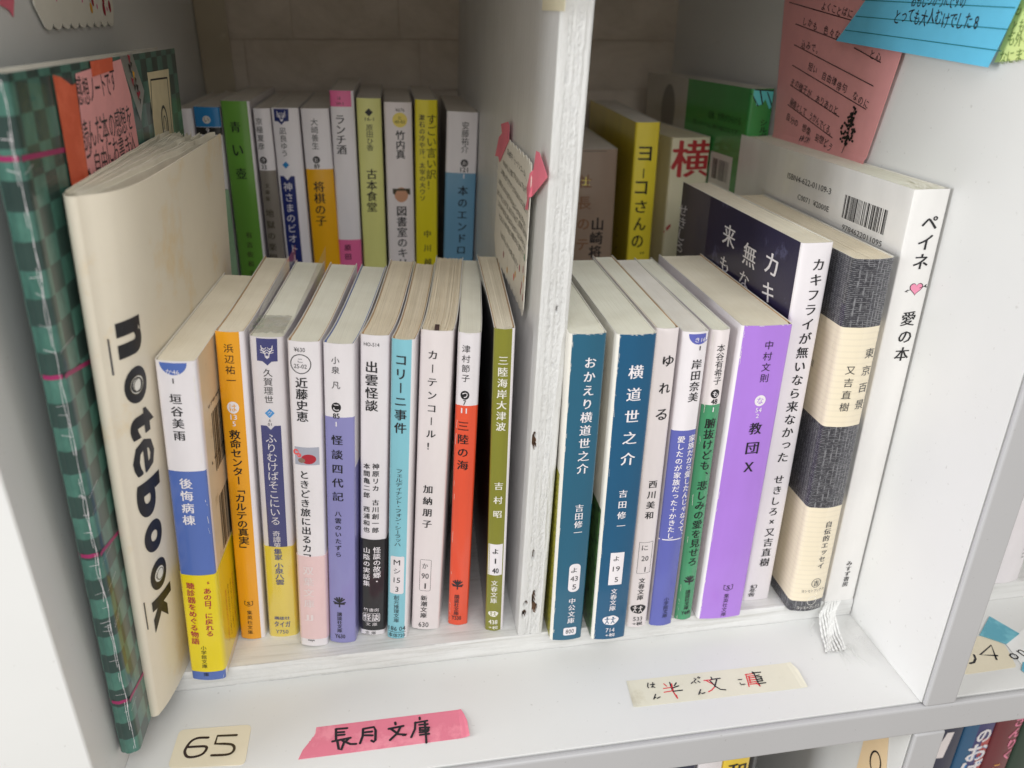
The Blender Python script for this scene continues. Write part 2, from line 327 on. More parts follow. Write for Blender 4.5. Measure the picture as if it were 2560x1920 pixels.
# ---- book sizes, places and prints (mm)
DATA = {
 'b1': ({'x': 21.2, 'y': 53.9, 'z': 10.65, 'lean': 0.0727, 'yaw': 0.0698, 'w': 14.0, 'H': 150.0, 'D': 105.0}, [
  ('G', 'S', None, None, -1.0, 104.78, 'blue1'),
  ('G', 'R', 4, 200, -1.0, 151.0, 'creamback'),
  ('HD', 'S', 6.43, 149.36, 4.72, 'blue1'),
  ('H', 'S', 'か46', 6.1, 145.93, 4.62, 1.98, 'w', 'g'),
  ('H', 'S', '1', 6.05, 142.39, 0.41, 1.91, 'k', 'g'),
  ('V', 'S', '垣谷美雨', 6.22, 137.71, 6.17, 117.7, 4.43, 'k', 'm'),
  ('V', 'S', '後悔病棟', 6.63, 102.28, 6.16, 80.15, 4.89, 'w', 'b'),
  ('BAR', 'R', 14, 30, 96, 122),
  ('BAR', 'R', 14, 30, 58, 84),
  ('H', 'R', '978409', 20.24, 126.11, 20.07, 1.36, 'k', 'g'),
  ('H', 'R', '19201', 19.69, 102.64, 21.38, 1.42, 'k', 'g'),
  ('V', 'R', 'くらしの病棟に人が集まる物語の紹介文', 34, 56, 34, 12, 2.0, 'brown', 'h'),
  ('V', 'R', 'くらしの病棟に人が集まる物語の紹介文', 38, 56, 38, 12, 2.0, 'brown', 'h'),
  ('V', 'R', 'くらしの病棟に人が集まる物語の紹介文', 42, 56, 42, 12, 2.0, 'brown', 'h'),
  ('V', 'R', 'くらしの病棟に人が集まる物語の紹介文', 46, 56, 46, 12, 2.0, 'brown', 'h'),
  ('V', 'R', 'くらしの病棟に人が集まる物語の紹介文', 50, 56, 50, 12, 2.0, 'brown', 'h'),
  ('V', 'R', 'くらしの病棟に人が集まる物語の紹介文', 54, 56, 54, 12, 2.0, 'brown', 'h'),
  ('BAND', 'yellow', 4.9, 56.2),
  ('V', 'S', '“あの日”に戻れる', 10.51, 53.16, 9.71, 24.45, 3.19, 'maroon', 'b'),
  ('V', 'S', '聴診器をめぐる物語', 4.01, 52.89, 3.5, 20.15, 3.48, 'maroon', 'b'),
  ('V', 'S', '小学館文庫', 6.64, 19.66, 6.22, 7.06, 2.39, 'k', 'g'),
  ('H', 'S', '庫', 6.42, 3.21, 2.2, 2.07, 'k', 'g'),
  ('V', 'R+', '物語の帯の紹介文がつづく文章です', 10, 40, 10, 12, 1.9, 'maroon', 'h'),
  ('V', 'R+', '語の帯の紹介文がつづく文章です', 14, 40, 14, 12, 1.9, 'k', 'h'),
  ('V', 'R+', 'の帯の紹介文がつづく文章です', 18, 40, 18, 12, 1.9, 'k', 'h'),
  ('V', 'R+', '帯の紹介文がつづく文章です', 22, 40, 22, 12, 1.9, 'maroon', 'h'),
  ('V', 'R+', 'の紹介文がつづく文章です', 27, 40, 27, 12, 1.9, 'k', 'h'),
  ('V', 'R+', '紹介文がつづく文章です', 32, 40, 32, 12, 1.9, 'k', 'h'),
 ]),
 'b2': ({'x': 38.3, 'y': 76.5, 'z': 10.65, 'lean': 0.0687, 'yaw': 0.0559, 'w': 11.0, 'H': 151.5, 'D': 105.0}, [
  ('G', 'S', 0, 9.2, -1.0, 152.5, 'orange'),
  ('V', 'S', '浜辺祐一', 5.02, 147.07, 5.09, 128.92, 3.89, 'k', 'g'),
  ('D', 'S', 4.97, 119.26, 2.32, 2.69, 'w', 0),
  ('H', 'S', 'は', 4.97, 119.26, 2.67, 3.23, 'orange', 'g'),
  ('H', 'S', '13', 4.95, 115.04, 2.43, 2.29, 'w', 'b'),
  ('H', 'S', '5', 4.93, 112.04, 1.13, 2.19, 'w', 'b'),
  ('V', 'S', '救命センター「カルテの真実」', 4.74, 109.29, 5.09, 48.53, 4.59, 'k', 'b'),
  ('SH', 'S', 4.89, 20.59, 3.6, 'k'),
  ('V', 'S', '集英社文庫', 5.04, 16.93, 4.59, 2.62, 2.46, 'k', 'g'),
 ]),
 'b3': ({'x': 51.0, 'y': 77.0, 'z': 10.65, 'lean': 0.0681, 'yaw': 0.0803, 'w': 13.0, 'H': 148.5, 'D': 105.0}, [
  ('P', 'S', [(2.76, 147.95), (10.69, 147.89), (10.46, 138.37), (8.25, 138.29), (6.6, 136.67), (4.71, 138.35), (2.65, 138.42)], 'navy'),
  ('ANT', 'S', 6.63, 142.41, 6.0, 'w'),
  ('V', 'S', '久賀理世', 6.53, 135.48, 6.27, 119.87, 3.72, 'k', 'g'),
  ('P', 'S', [(4.38, 115.57), (6.44, 117.71), (8.27, 115.7), (6.21, 113.44)], 'azure'),
  ('H', 'S', 'ク', 6.33, 115.64, 1.61, 1.86, 'w', 'g'),
  ('H', 'S', 'A', 6.2, 112.34, 0.95, 1.21, 'k', 'g'),
  ('H', 'S', '01', 6.11, 110.57, 1.62, 1.22, 'k', 'g'),
  ('P', 'S', [(2.42, 49.32), (10.38, 49.32), (10.38, 109.91), (8.0, 109.91), (6.4, 108.11), (4.8, 109.91), (2.42, 109.91)], 'navy'),
  ('V', 'S', 'ふりむけばそこにいる', 6.28, 106.4, 6.05, 61.41, 4.68, 'w', 'g'),
  ('V', 'S', '奇譚蒐', 6.06, 58.51, 6.23, 49.32, 3.46, 'w', 'g'),
  ('BAND', 'yellow2', -1.26, 49.98),
  ('V', 'S', '集家', 6.28, 49.32, 6.45, 43.08, 3.61, 'navy', 'b'),
  ('V', 'S', '小泉八雲', 6.38, 41.63, 6.49, 29.48, 3.98, 'navy', 'b'),
  ('H', 'S', '講談社', 6.41, 10.37, 6.92, 1.84, 'navy', 'b'),
  ('H', 'S', 'タイガ', 6.36, 6.81, 7.16, 3.28, 'navy', 'b'),
  ('H', 'S', 'Y750', 6.04, 2.36, 5.73, 2.16, 'navy', 'g'),
 ]),
 'b4': ({'x': 65.8, 'y': 67.8, 'z': 10.65, 'lean': 0.0702, 'yaw': 0.1012, 'w': 12.2, 'H': 149.6, 'D': 105.0}, [
  ('H', 'S', '¥630', 4.74, 146.32, 4.13, 1.78, 'k', 'g'),
  ('D', 'S', 4.99, 140.35, 3.99, 4.13, 'k', 0.35),
  ('H', 'S', 'こ', 4.86, 141.79, 1.81, 1.51, 'k', 'g'),
  ('H', 'S', '25-02', 4.86, 139.43, 4.9, 1.72, 'k', 'g'),
  ('V', 'S', '近藤史恵', 5.07, 134.98, 4.87, 115.35, 4.84, 'k', 'b'),
  ('B', 'S', 5.4, 99.81, 11.01, 8.21, 'picgrey', 0, 0),
  ('D', 'S', 6.7, 98.46, 2.98, 2.26, 'picred', 0),
  ('D', 'S', 1.74, 101.5, 1.14, 1.34, 'picpink', 0),
  ('D', 'S', 3.02, 100.1, 0.86, 1.01, 'picpink', 0),
  ('D', 'S', 3.9, 97.78, 1.44, 1.13, 'picbrown', 0),
  ('V', 'S', 'ときどき旅に出るカフ', 4.71, 93.38, 4.71, 47.58, 4.3, 'k', 'b'),
  ('BAND', 'rose', 4.33, 50.19),
  ('V', 'S', '双葉文庫', 4.92, 45.92, 4.81, 21.77, 4.78, 'rosew', 'b'),
  ('H', 'S', 'JJ', 4.39, 16.74, 3.72, 3.46, 'rosew', 'b'),
  ('H', 'S', 'meya', 5.06, 3.2, 2.97, 1.14, 'k', 'b'),
 ]),
 'b5': ({'x': 78.8, 'y': 68.0, 'z': 10.65, 'lean': 0.0717, 'yaw': 0.1152, 'w': 11.8, 'H': 148.0, 'D': 105.0}, [
  ('G', 'S', None, None, -1.0, 116.47, 'lilac'),
  ('G', 'R', 24, 200, -1.0, 115.86, 'lilac'),
  ('G', 'R', None, None, -1.0, 92.42, 'lilac'),
  ('V', 'S', '小泉', 4.76, 143.27, 4.82, 134.95, 3.29, 'k', 'g'),
  ('V', 'S', '凡', 4.92, 132.59, 4.87, 128.74, 3.54, 'k', 'g'),
  ('D', 'S', 4.84, 120.92, 1.88, 2.14, 'k', 0),
  ('H', 'S', 'こ', 4.84, 120.92, 2.16, 2.56, 'w', 'b'),
  ('H', 'S', '85', 4.79, 117.16, 2.55, 2.27, 'k', 'b'),
  ('H', 'S', '1', 4.73, 113.48, 0.48, 2.07, 'w', 'g'),
  ('V', 'S', '怪談四代記', 4.91, 109.55, 4.93, 75.92, 4.76, 'k', 'm'),
  ('V', 'S', '八雲のいたずら', 4.88, 72.48, 4.77, 47.94, 2.87, 'k', 'm'),
  ('LEAF', 'S', 4.82, 24.07, 4.2, 'dk'),
  ('V', 'S', '講談社文庫', 4.79, 17.88, 4.74, 5.94, 2.39, 'dk', 'm'),
  ('H', 'S', 'Y630', 4.88, 3.8, 4.58, 2.29, 'dk', 'b'),
 ]),
 'b6': ({'x': 92.6, 'y': 71.0, 'z': 10.65, 'lean': 0.073, 'yaw': 0.1152, 'w': 11.3, 'H': 149.5, 'D': 105.0}, [
  ('H', 'S', 'HO-514', 4.49, 145.66, 6.02, 1.51, 'k', 'g'),
  ('V', 'S', '出雲怪談', 4.52, 139.04, 4.64, 116.35, 5.35, 'k', 'b'),
  ('V', 'S', '神原リカ\u3000古川創一郎', 6.55, 92.77, 6.6, 57.09, 3.06, 'k', 'b'),
  ('V', 'S', '本間亀二郎\u3000西浦和也', 2.77, 92.57, 2.76, 57.04, 2.95, 'k', 'b'),
  ('BAND', 'black', 2.9, 53.82),
  ('V', 'S', '怪談の故郷・', 7.33, 50.32, 7.5, 29.64, 3.45, 'w', 'b'),
  ('V', 'S', '山陰の実話集', 2.88, 49.99, 2.83, 28.22, 3.22, 'w', 'b'),
  ('H', 'S', '竹書房', 5.05, 15.02, 7.0, 1.97, 'w', 'g'),
  ('B', 'S', 5.12, 10.57, 7.8, 4.97, 'w', 0.8, 0.2),
  ('H', 'S', '怪談', 5.18, 10.64, 7.14, 3.98, 'w', 'm'),
  ('H', 'S', '文 庫', 5.2, 6.65, 5.24, 1.86, 'w', 'g'),
  ('H', 'S', '文 庫', 4.78, 1.22, 5.0, 1.89, 'k', 'g'),
 ]),
 'b7': ({'x': 104.8, 'y': 66.8, 'z': 10.65, 'lean': 0.0706, 'yaw': 0.1204, 'w': 9.2, 'H': 148.8, 'D': 105.0}, [
  ('G', 'S', -1, 7.9, -1.0, 149.8, 'sky'),
  ('V', 'S', 'コリーニ事件', 3.88, 143.36, 4.21, 107.43, 5.2, 'dk', 'b'),
  ('V', 'S', 'フェルディナント・フォン・シーラッハ', 4.1, 91.32, 4.0, 52.07, 3.05, 'dk', 'g'),
  ('B', 'S', 4.08, 36.28, 6.0, 20.59, 'w', 0.8, 0),
  ('H', 'S', 'M', 3.88, 43.38, 2.84, 2.75, 'k', 'g'),
  ('H', 'S', 'シ', 3.96, 38.7, 2.86, 2.78, 'k', 'g'),
  ('H', 'S', '15', 4.04, 33.71, 2.88, 2.82, 'k', 'g'),
  ('H', 'S', '3', 4.12, 28.71, 1.39, 2.85, 'k', 'g'),
  ('V', 'S', '創元推理文庫', 4.01, 25.23, 4.15, 9.55, 2.62, 'dk', 'g'),
  ('H', 'S', '186 04', 4.49, 5.85, 7.71, 2.43, 'dk', 'g'),
  ('B', 'S', 4.44, 3.8, 8.12, 0.22, 'dk', 0, 0),
  ('H', 'S', '本体720', 4.39, 1.89, 7.64, 2.6, 'dk', 'g'),
 ]),
 'b8': ({'x': 116.2, 'y': 70.9, 'z': 10.65, 'lean': 0.0707, 'yaw': 0.1222, 'w': 12.9, 'H': 150.1, 'D': 105.0}, [
  ('V', 'S', 'カーテンコール！', 5.12, 142.85, 5.7, 95.66, 4.2, 'k', 'm'),
  ('V', 'S', '加納朋子', 5.29, 80.45, 5.44, 56.65, 4.34, 'k', 'm'),
  ('B', 'S', 5.55, 31.48, 5.11, 17.54, 'dk', 0.8, 0.15),
  ('H', 'S', 'か', 5.32, 36.82, 2.48, 2.95, 'k', 'g'),
  ('H', 'S', '90', 5.5, 31.21, 3.26, 2.99, 'k', 'g'),
  ('H', 'S', '1', 5.68, 25.59, 0.6, 3.03, 'k', 'g'),
  ('V', 'S', '新潮文庫', 5.35, 20.23, 5.48, 6.75, 3.15, 'k', 'm'),
  ('H', 'S', '630', 5.6, 2.91, 4.61, 2.91, 'k', 'g'),
 ]),
 'b9': ({'x': 133.4, 'y': 71.4, 'z': 10.65, 'lean': 0.0541, 'yaw': 0.1082, 'w': 9.3, 'H': 148.0, 'D': 105.0}, [
  ('G', 'S', None, None, -1.0, 115.97, 'red'),
  ('G', 'R', None, None, -1.0, 92.48, 'red'),
  ('V', 'S', '津村節子', 3.45, 143.38, 3.73, 126.33, 3.54, 'k', 'g'),
  ('D', 'S', 3.69, 120.77, 1.82, 2.03, 'k', 0),
  ('H', 'S', 'つ', 3.69, 120.77, 2.09, 2.43, 'w', 'b'),
  ('H', 'S', '7', 3.66, 117.36, 1.09, 2.32, 'k', 'b'),
  ('H', 'S', '11', 3.55, 113.68, 2.29, 2.34, 'w', 'b'),
  ('V', 'S', '三陸の海', 3.44, 109.64, 3.96, 84.47, 4.98, 'k', 'm'),
  ('LEAF', 'S', 3.77, 24.39, 4.0, 'dk'),
  ('V', 'S', '講談社文庫', 3.69, 18.09, 3.68, 5.92, 2.49, 'dk', 'm'),
  ('H', 'S', 'Y530', 3.85, 4.33, 4.42, 2.33, 'dk', 'b'),
 ]),
 'b10': ({'x': 150.3, 'y': 64.8, 'z': 10.65, 'lean': 0.0304, 'yaw': 0.0663, 'w': 8.4, 'H': 151.2, 'D': 105.0}, [
  ('G', 'S', -1, 7.2, -1.0, 152.2, 'olive'),
  ('G', 'L', None, None, -1.0, 152.2, 'black'),
  ('V', 'S', '三陸海岸大津波', 3.95, 140.37, 3.88, 105.97, 4.26, 'cw', 'm'),
  ('V', 'S', '吉村昭', 3.93, 83.28, 3.79, 61.84, 4.04, 'cw', 'm'),
  ('B', 'S', 3.6, 40.81, 6.29, 16.97, 'w', 0, 0),
  ('H', 'S', 'よ', 3.47, 45.61, 2.48, 2.76, 'k', 'm'),
  ('H', 'S', '1', 3.62, 40.31, 0.43, 2.8, 'k', 'm'),
  ('H', 'S', '40', 3.77, 34.95, 2.84, 2.83, 'k', 'b'),
  ('V', 'S', '文春文庫', 3.54, 29.67, 3.47, 16.22, 3.15, 'cw', 'm'),
  ('EMB', 'S', 3.47, 10.12, 3.4, 'cw', 'olive'),
  ('H', 'S', '438', 3.49, 5.3, 4.07, 2.46, 'cw', 'b'),
  ('H', 'S', '+税', 3.7, 2.03, 4.26, 1.9, 'cw', 'm'),
 ]),
 'b11': ({'x': 179.0, 'y': 53.6, 'z': 10.65, 'lean': 0.0218, 'yaw': 0.0175, 'w': 14.9, 'H': 151.5, 'D': 105.0}, [
  ('G', 'S', 1.2, 50, -1.0, 152.5, 'teal'),
  ('G', 'L', None, None, -1.0, 88.27, 'moss'),
  ('V', 'S', 'おかえり横道世之介', 8.82, 142.64, 8.97, 88.91, 5.09, 'w', 'm'),
  ('V', 'S', '吉田修一', 8.89, 74.63, 9.13, 57.93, 3.9, 'w', 'm'),
  ('B', 'S', 9.11, 35.53, 5.18, 15.44, 'w', 2.2, 0),
  ('H', 'S', 'よ', 8.72, 39.88, 2.74, 2.66, 'k', 'g'),
  ('H', 'S', '43', 9.02, 35.2, 3.42, 2.69, 'k', 'g'),
  ('H', 'S', '5', 9.31, 30.61, 1.78, 2.72, 'k', 'g'),
  ('V', 'S', '中公文庫', 8.86, 24.53, 9.06, 9.51, 3.43, 'w', 'm'),
  ('B', 'S', 8.88, 5.04, 6.06, 4.48, 'w', 0.9, 0),
  ('H', 'S', '800', 8.88, 5.04, 3.89, 2.45, 'k', 'g'),
 ]),
 'b12': ({'x': 198.0, 'y': 51.2, 'z': 10.65, 'lean': 0.0159, 'yaw': 0.0157, 'w': 16.1, 'H': 151.2, 'D': 105.0}, [
  ('G', 'S', 1.2, 50, -1.0, 152.2, 'blue2'),
  ('G', 'L', None, None, -1.0, 70.32, 'moss2'),
  ('V', 'S', '横道世之介', 8.69, 140.49, 8.79, 91.46, 6.3, 'w', 'm'),
  ('V', 'S', '吉田修一', 8.19, 82.21, 8.73, 60.46, 4.02, 'w', 'm'),
  ('B', 'S', 8.49, 40.23, 6.21, 17.59, 'w', 0, 0),
  ('H', 'S', 'よ', 8.03, 45.92, 2.53, 2.63, 'k', 'g'),
  ('H', 'S', '19', 8.48, 40.3, 3.22, 2.66, 'k', 'g'),
  ('H', 'S', '5', 8.97, 34.33, 1.56, 2.7, 'k', 'g'),
  ('V', 'S', '文春文庫', 8.42, 29.46, 8.48, 16.57, 3.1, 'w', 'm'),
  ('EMB', 'S', 8.17, 11.11, 5.6, 'w', 'blue2'),
  ('H', 'S', '714', 8.33, 5.39, 4.16, 2.46, 'w', 'g'),
  ('H', 'S', '+税', 8.56, 2.48, 4.52, 1.9, 'w', 'm'),
 ]),
 'b13': ({'x': 216.8, 'y': 56.7, 'z': 10.65, 'lean': 0.0086, 'yaw': 0.0175, 'w': 9.6, 'H': 150.8, 'D': 105.0}, [
  ('H', 'S', 'ゆ', 6.0, 137.0, 4.64, 4.64, 'k', 'm'),
  ('H', 'S', 'れ', 5.71, 125.01, 4.71, 4.8, 'k', 'm'),
  ('H', 'S', 'る', 5.49, 112.91, 4.79, 4.95, 'k', 'm'),
  ('V', 'S', '西川美和', 5.08, 81.96, 4.93, 60.67, 4.13, 'k', 'm'),
  ('B', 'S', 5.07, 40.22, 6.38, 17.25, 'dk', 0, 0.15),
  ('H', 'S', 'に', 4.5, 45.9, 2.83, 2.67, 'k', 'g'),
  ('H', 'S', '20', 5.03, 39.99, 3.3, 2.71, 'k', 'g'),
  ('H', 'S', '1', 5.59, 33.85, 0.46, 2.75, 'k', 'g'),
  ('V', 'S', '文春文庫', 4.75, 29.14, 4.75, 16.15, 3.18, 'k', 'm'),
  ('EMB', 'S', 4.45, 10.9, 5.4, 'k', 'pinkw'),
  ('H', 'S', '533', 4.65, 5.09, 4.39, 2.35, 'k', 'g'),
  ('H', 'S', '+税', 4.79, 2.16, 4.76, 2.07, 'k', 'm'),
 ]),
 'b14': ({'x': 227.8, 'y': 56.0, 'z': 10.65, 'lean': 0.0081, 'yaw': 0.0175, 'w': 10.9, 'H': 149.0, 'D': 105.0}, [
  ('G', 'S', None, None, -1.0, 104.89, 'violet'),
  ('HD', 'S', 6.83, 148.14, 4.51, 'violet'),
  ('H', 'S', 'き16', 7.23, 145.67, 4.43, 1.97, 'w', 'g'),
  ('H', 'S', '1', 7.47, 142.04, 0.46, 1.88, 'k', 'g'),
  ('V', 'S', '岸田奈美', 6.91, 137.46, 7.18, 117.9, 4.64, 'k', 'm'),
  ('V', 'S', '家族だから愛したんじゃなくて、', 9.18, 102.63, 9.4, 49.47, 3.51, 'w', 'b'),
  ('V', 'S', '愛したのが家族だった＋かきたし', 4.22, 102.54, 4.46, 49.92, 3.38, 'w', 'b'),
  ('B', 'S', 5.77, 49.47, 12.78, 0.53, 'w', 0, 0),
  ('V', 'S', '小学館文庫', 6.42, 16.96, 6.6, 4.71, 2.63, 'k', 'g'),
 ]),
 'b15': ({'x': 241.2, 'y': 58.2, 'z': 10.65, 'lean': 0.0047, 'yaw': 0.0087, 'w': 8.2, 'H': 148.3, 'D': 105.0}, [
  ('G', 'S', None, None, -1.0, 114.9, 'green'),
  ('V', 'S', '本谷有希子', 4.52, 142.35, 4.9, 124.23, 3.83, 'k', 'g'),
  ('D', 'S', 4.65, 120.04, 1.96, 2.07, 'k', 0),
  ('H', 'S', 'も', 4.65, 120.04, 2.26, 2.49, 'w', 'b'),
  ('H', 'S', '48', 4.68, 116.47, 2.88, 2.38, 'k', 'b'),
  ('H', 'S', '1', 4.62, 112.75, 0.48, 2.17, 'w', 'g'),
  ('V', 'S', '腑抜けども、悲しみの愛を見せろ', 4.32, 108.79, 4.67, 31.64, 5.02, 'k', 'm'),
  ('LEAF', 'S', 4.36, 24.01, 3.8, 'dk'),
  ('V', 'S', '講談社文庫', 4.33, 17.92, 4.57, 6.04, 2.68, 'dk', 'm'),
  ('H', 'S', 'Y448', 4.6, 4.13, 4.52, 2.24, 'dk', 'b'),
 ]),
 'b16': ({'x': 251.8, 'y': 56.6, 'z': 10.65, 'lean': 0.0127, 'yaw': 0.0175, 'w': 21.9, 'H': 149.8, 'D': 105.0}, [
  ('G', 'S', 1.0, 50, -1.0, 150.8, 'purple'),
  ('G', 'R', None, None, -1.0, 150.8, 'lilac2'),
  ('V', 'S', '中村文則', 12.35, 143.82, 12.82, 124.24, 4.08, 'k', 'g'),
  ('D', 'S', 12.63, 116.28, 2.43, 2.55, 'w', 0),
  ('H', 'S', 'な', 12.63, 116.28, 2.79, 3.06, 'purple', 'g'),
  ('H', 'S', '54', 12.58, 111.93, 2.71, 2.07, 'w', 'g'),
  ('H', 'S', '2', 12.48, 109.19, 1.31, 1.97, 'w', 'g'),
  ('H', 'S', '教', 12.63, 103.12, 5.48, 5.58, 'k', 'm'),
  ('H', 'S', '団', 12.73, 93.51, 5.55, 5.72, 'k', 'm'),
  ('H', 'S', 'X', 12.52, 84.11, 4.15, 4.81, 'k', 'm'),
  ('SH', 'S', 12.57, 18.16, 4.4, 'k'),
  ('V', 'S', '集英社文庫', 12.46, 14.74, 12.41, 0.87, 2.71, 'k', 'g'),
 ]),
 'b17': ({'x': 278.8, 'y': 65.5, 'z': 10.65, 'lean': 0.0011, 'yaw': -0.0052, 'w': 13.9, 'H': 180.3, 'D': 130.0}, [
  ('G', 'L', None, None, -1.0, 181.3, 'night'),
  ('G', 'L', 92, 200, -1, 999, 'nightgrey'),
  ('V', 'S', 'カキフライが無いなら来なかった', 8.48, 174.52, 7.79, 78.43, 5.65, 'k', 'm'),
  ('V', 'S', 'せきしろ×又吉直樹', 7.78, 72.81, 8.0, 20.08, 5.09, 'k', 'm'),
  ('V', 'S', '幻冬舎', 4.64, 9.87, 3.83, 2.51, 3.75, 'k', 'b'),
  ('H', 'L', '来', 65.87, 166.57, 13.48, 10.3, 'w', 'm'),
  ('H', 'L', '無', 42.68, 163.44, 12.65, 10.25, 'w', 'm'),
  ('H', 'L', 'カ', 21.7, 165.47, 10.77, 9.24, 'w', 'm'),
  ('H', 'L', 'キ', 21.09, 152.96, 9.97, 8.52, 'w', 'm'),
  ('H', 'L', 'な', 44.68, 151.17, 9.52, 7.64, 'w', 'm'),
  ('H', 'L', 'も', 67.15, 152.24, 9.27, 7.04, 'w', 'm'),
  ('V', 'L', 'せきしろ', 125.33, 169.11, 125.54, 141.94, 13.33, 'w', 'h'),
 ]),
 'b18': ({'x': 298.0, 'y': 55.2, 'z': 10.65, 'lean': -0.008, 'yaw': 0.0175, 'w': 17.6, 'H': 176.0, 'D': 126.0}, [
  ('G', 'S', None, None, 101.56, 147.37, 'band'),
  ('G', 'S', None, None, 6.15, 59.83, 'band'),
  ('G', 'L', None, None, 101.56, 147.37, 'band'),
  ('G', 'L', None, None, 6.15, 59.83, 'band'),
  ('G', 'R', None, None, 101.56, 147.37, 'band'),
  ('G', 'R', None, None, 6.15, 59.83, 'band'),
  ('V', 'S', '東京百景', 13.98, 139.54, 14.2, 107.87, 4.84, 'dk', 'l'),
  ('V', 'S', '又吉直樹', 6.5, 131.31, 7.09, 108.4, 4.39, 'dk', 'l'),
  ('V', 'S', '自伝的エッセイ', 11.18, 52.49, 11.31, 24.94, 3.71, 'dk', 'm'),
  ('D', 'S', 10.85, 16.74, 2.52, 2.66, 'k', 0.3),
  ('H', 'S', '吉', 10.85, 16.74, 2.77, 3.25, 'dk', 'b'),
  ('H', 'S', 'ヨシモトブックス', 10.13, 12.31, 11.68, 1.79, 'dk', 'g'),
  ('D', 'S', 10.28, 6.04, 2.42, 2.58, 'cw', 0.25),
  ('H', 'S', 'ヨシモトブックス', 9.5, 2.19, 11.81, 1.83, 'cw', 'g'),
  ('H', 'L', '東 京 百 景', 18.4, 124.35, 4.16, 3.04, 'dk', 'g'),
 ]),
 'b19': ({'x': 318.6, 'y': 58.6, 'z': 10.65, 'lean': -0.0025, 'yaw': 0.0052, 'w': 15.4, 'H': 201.8, 'D': 159.0}, [
  ('V', 'S', 'ペイネ', 9.49, 192.7, 9.47, 169.0, 7.37, 'k', 'm'),
  ('HEART', 'S', 10.11, 161.63, 5.46),
  ('V', 'S', '愛の本', 9.6, 152.53, 10.69, 128.51, 6.79, 'k', 'm'),
  ('V', 'S', 'みすず書房', 8.64, 24.4, 9.06, 8.7, 3.14, 'k', 'm'),
  ('H', 'L', 'ISBN4-622-01109-3', 78.61, 189.57, 41.82, 2.76, 'dk', 'l'),
  ('H', 'L', 'C0071  ¥2000E', 71.78, 181.61, 29.63, 2.61, 'dk', 'l'),
  ('H', 'L', '9784622011095', 28.61, 176.82, 30.56, 2.36, 'dk', 'l'),
  ('BAR', 'L', 13.7, 46.1, 180.61, 190.74),
 ]),
 'r0': ({'x': 2.427, 'y': 257.0, 'z': 76.0, 'lean': 0.03, 'yaw': 0.02, 'w': 8.6, 'H': 149.1671, 'D': 105.0}, [
 ]),
 'r1': ({'x': 11.609, 'y': 257.0, 'z': 76.0, 'lean': 0.03, 'yaw': 0.02, 'w': 13.8, 'H': 149.7674, 'D': 105.0}, [
  ('G', 'S', None, None, 139.3, 150.77, 'azure2'),
  ('G', 'S', None, None, 135.13, 139.11, 'blackr'),
  ('D', 'S', 6.62, 143.12, 2.1, 2.1, 'cwr', 0),
  ('H', 'S', 'い', 6.62, 143.12, 2.42, 2.16, 'k', 'g'),
  ('H', 'S', '9', 6.57, 137.38, 1.67, 2.57, 'w', 'g'),
  ('G', 'S', None, None, -1.0, 104.92, 'mint'),
  ('B', 'S', 12.73, 105.02, 3.45, 0.34, 'k', 0, 0),
  ('V', 'S', 'つるてな', 10.08, 76.31, 9.41, 55.8, 3.17, 'k', 'h'),
 ]),
 'r2': ({'x': 27.2879, 'y': 257.0, 'z': 76.0, 'lean': 0.023, 'yaw': 0.02, 'w': 15.5, 'H': 152.7404, 'D': 105.0}, [
  ('G', 'S', -1, 14.2, -1.0, 153.74, 'leafgreen'),
  ('H', 'S', '青', 6.7, 139.1, 5.3, 5.66, 'k', 'm'),
  ('H', 'S', 'い', 6.76, 126.44, 5.36, 5.79, 'k', 'm'),
  ('H', 'S', '壺', 7.13, 113.79, 5.43, 5.93, 'k', 'm'),
  ('V', 'S', '有吉佐和子', 7.75, 81.16, 6.61, 52.16, 3.76, 'kg', 'm'),
 ]),
 'r3': ({'x': 44.9704, 'y': 257.0, 'z': 76.0, 'lean': 0.017, 'yaw': 0.02, 'w': 9.2, 'H': 148.8215, 'D': 105.0}, [
  ('G', 'S', None, None, -1.0, 115.13, 'greyr'),
  ('V', 'S', '京極夏彦', 2.82, 144.27, 2.72, 126.28, 3.85, 'k', 'g'),
  ('D', 'S', 3.0, 120.83, 1.99, 2.0, 'k', 0),
  ('H', 'S', 'き', 3.0, 120.83, 2.29, 2.4, 'w', 'g'),
  ('H', 'S', '33', 2.95, 117.15, 2.8, 2.42, 'k', 'b'),
  ('V', 'S', '文庫版', 3.85, 108.47, 3.17, 97.43, 2.7, 'kg', 'm'),
  ('V', 'S', '地獄の楽園', 3.51, 94.07, 2.74, 60.66, 4.9, 'kg', 'm'),
 ]),
 'r4': ({'x': 55.2154, 'y': 257.0, 'z': 76.0, 'lean': 0.014, 'yaw': 0.02, 'w': 14.9, 'H': 148.9146, 'D': 105.0}, [
  ('P', 'S', [(1.43, 148.42), (9.57, 148.48), (9.14, 141.95), (6.83, 141.74), (5.01, 139.99), (3.35, 141.72), (1.41, 141.91)], 'navyr'),
  ('ANT', 'S', 5.28, 144.62, 6.0, 'w'),
  ('V', 'S', '凪良ゆう', 5.34, 138.7, 5.21, 122.52, 4.04, 'k', 'g'),
  ('P', 'S', [(3.29, 118.03), (5.36, 119.97), (7.11, 118.02), (5.11, 116.0)], 'azure2'),
  ('P', 'S', [(1.31, -1), (9.54, -1), (9.54, 111.79), (7.42, 111.79), (5.42, 109.39), (3.42, 111.79), (1.31, 111.79)], 'navyr'),
  ('V', 'S', '神さまのビオトープ', 5.27, 108.71, 5.12, 54.12, 5.45, 'w', 'g'),
 ]),
 'r5': ({'x': 71.615, 'y': 257.0, 'z': 76.0, 'lean': 0.01, 'yaw': 0.02, 'w': 15.6, 'H': 148.5074, 'D': 105.0}, [
  ('G', 'S', None, None, -1.0, 115.35, 'amber'),
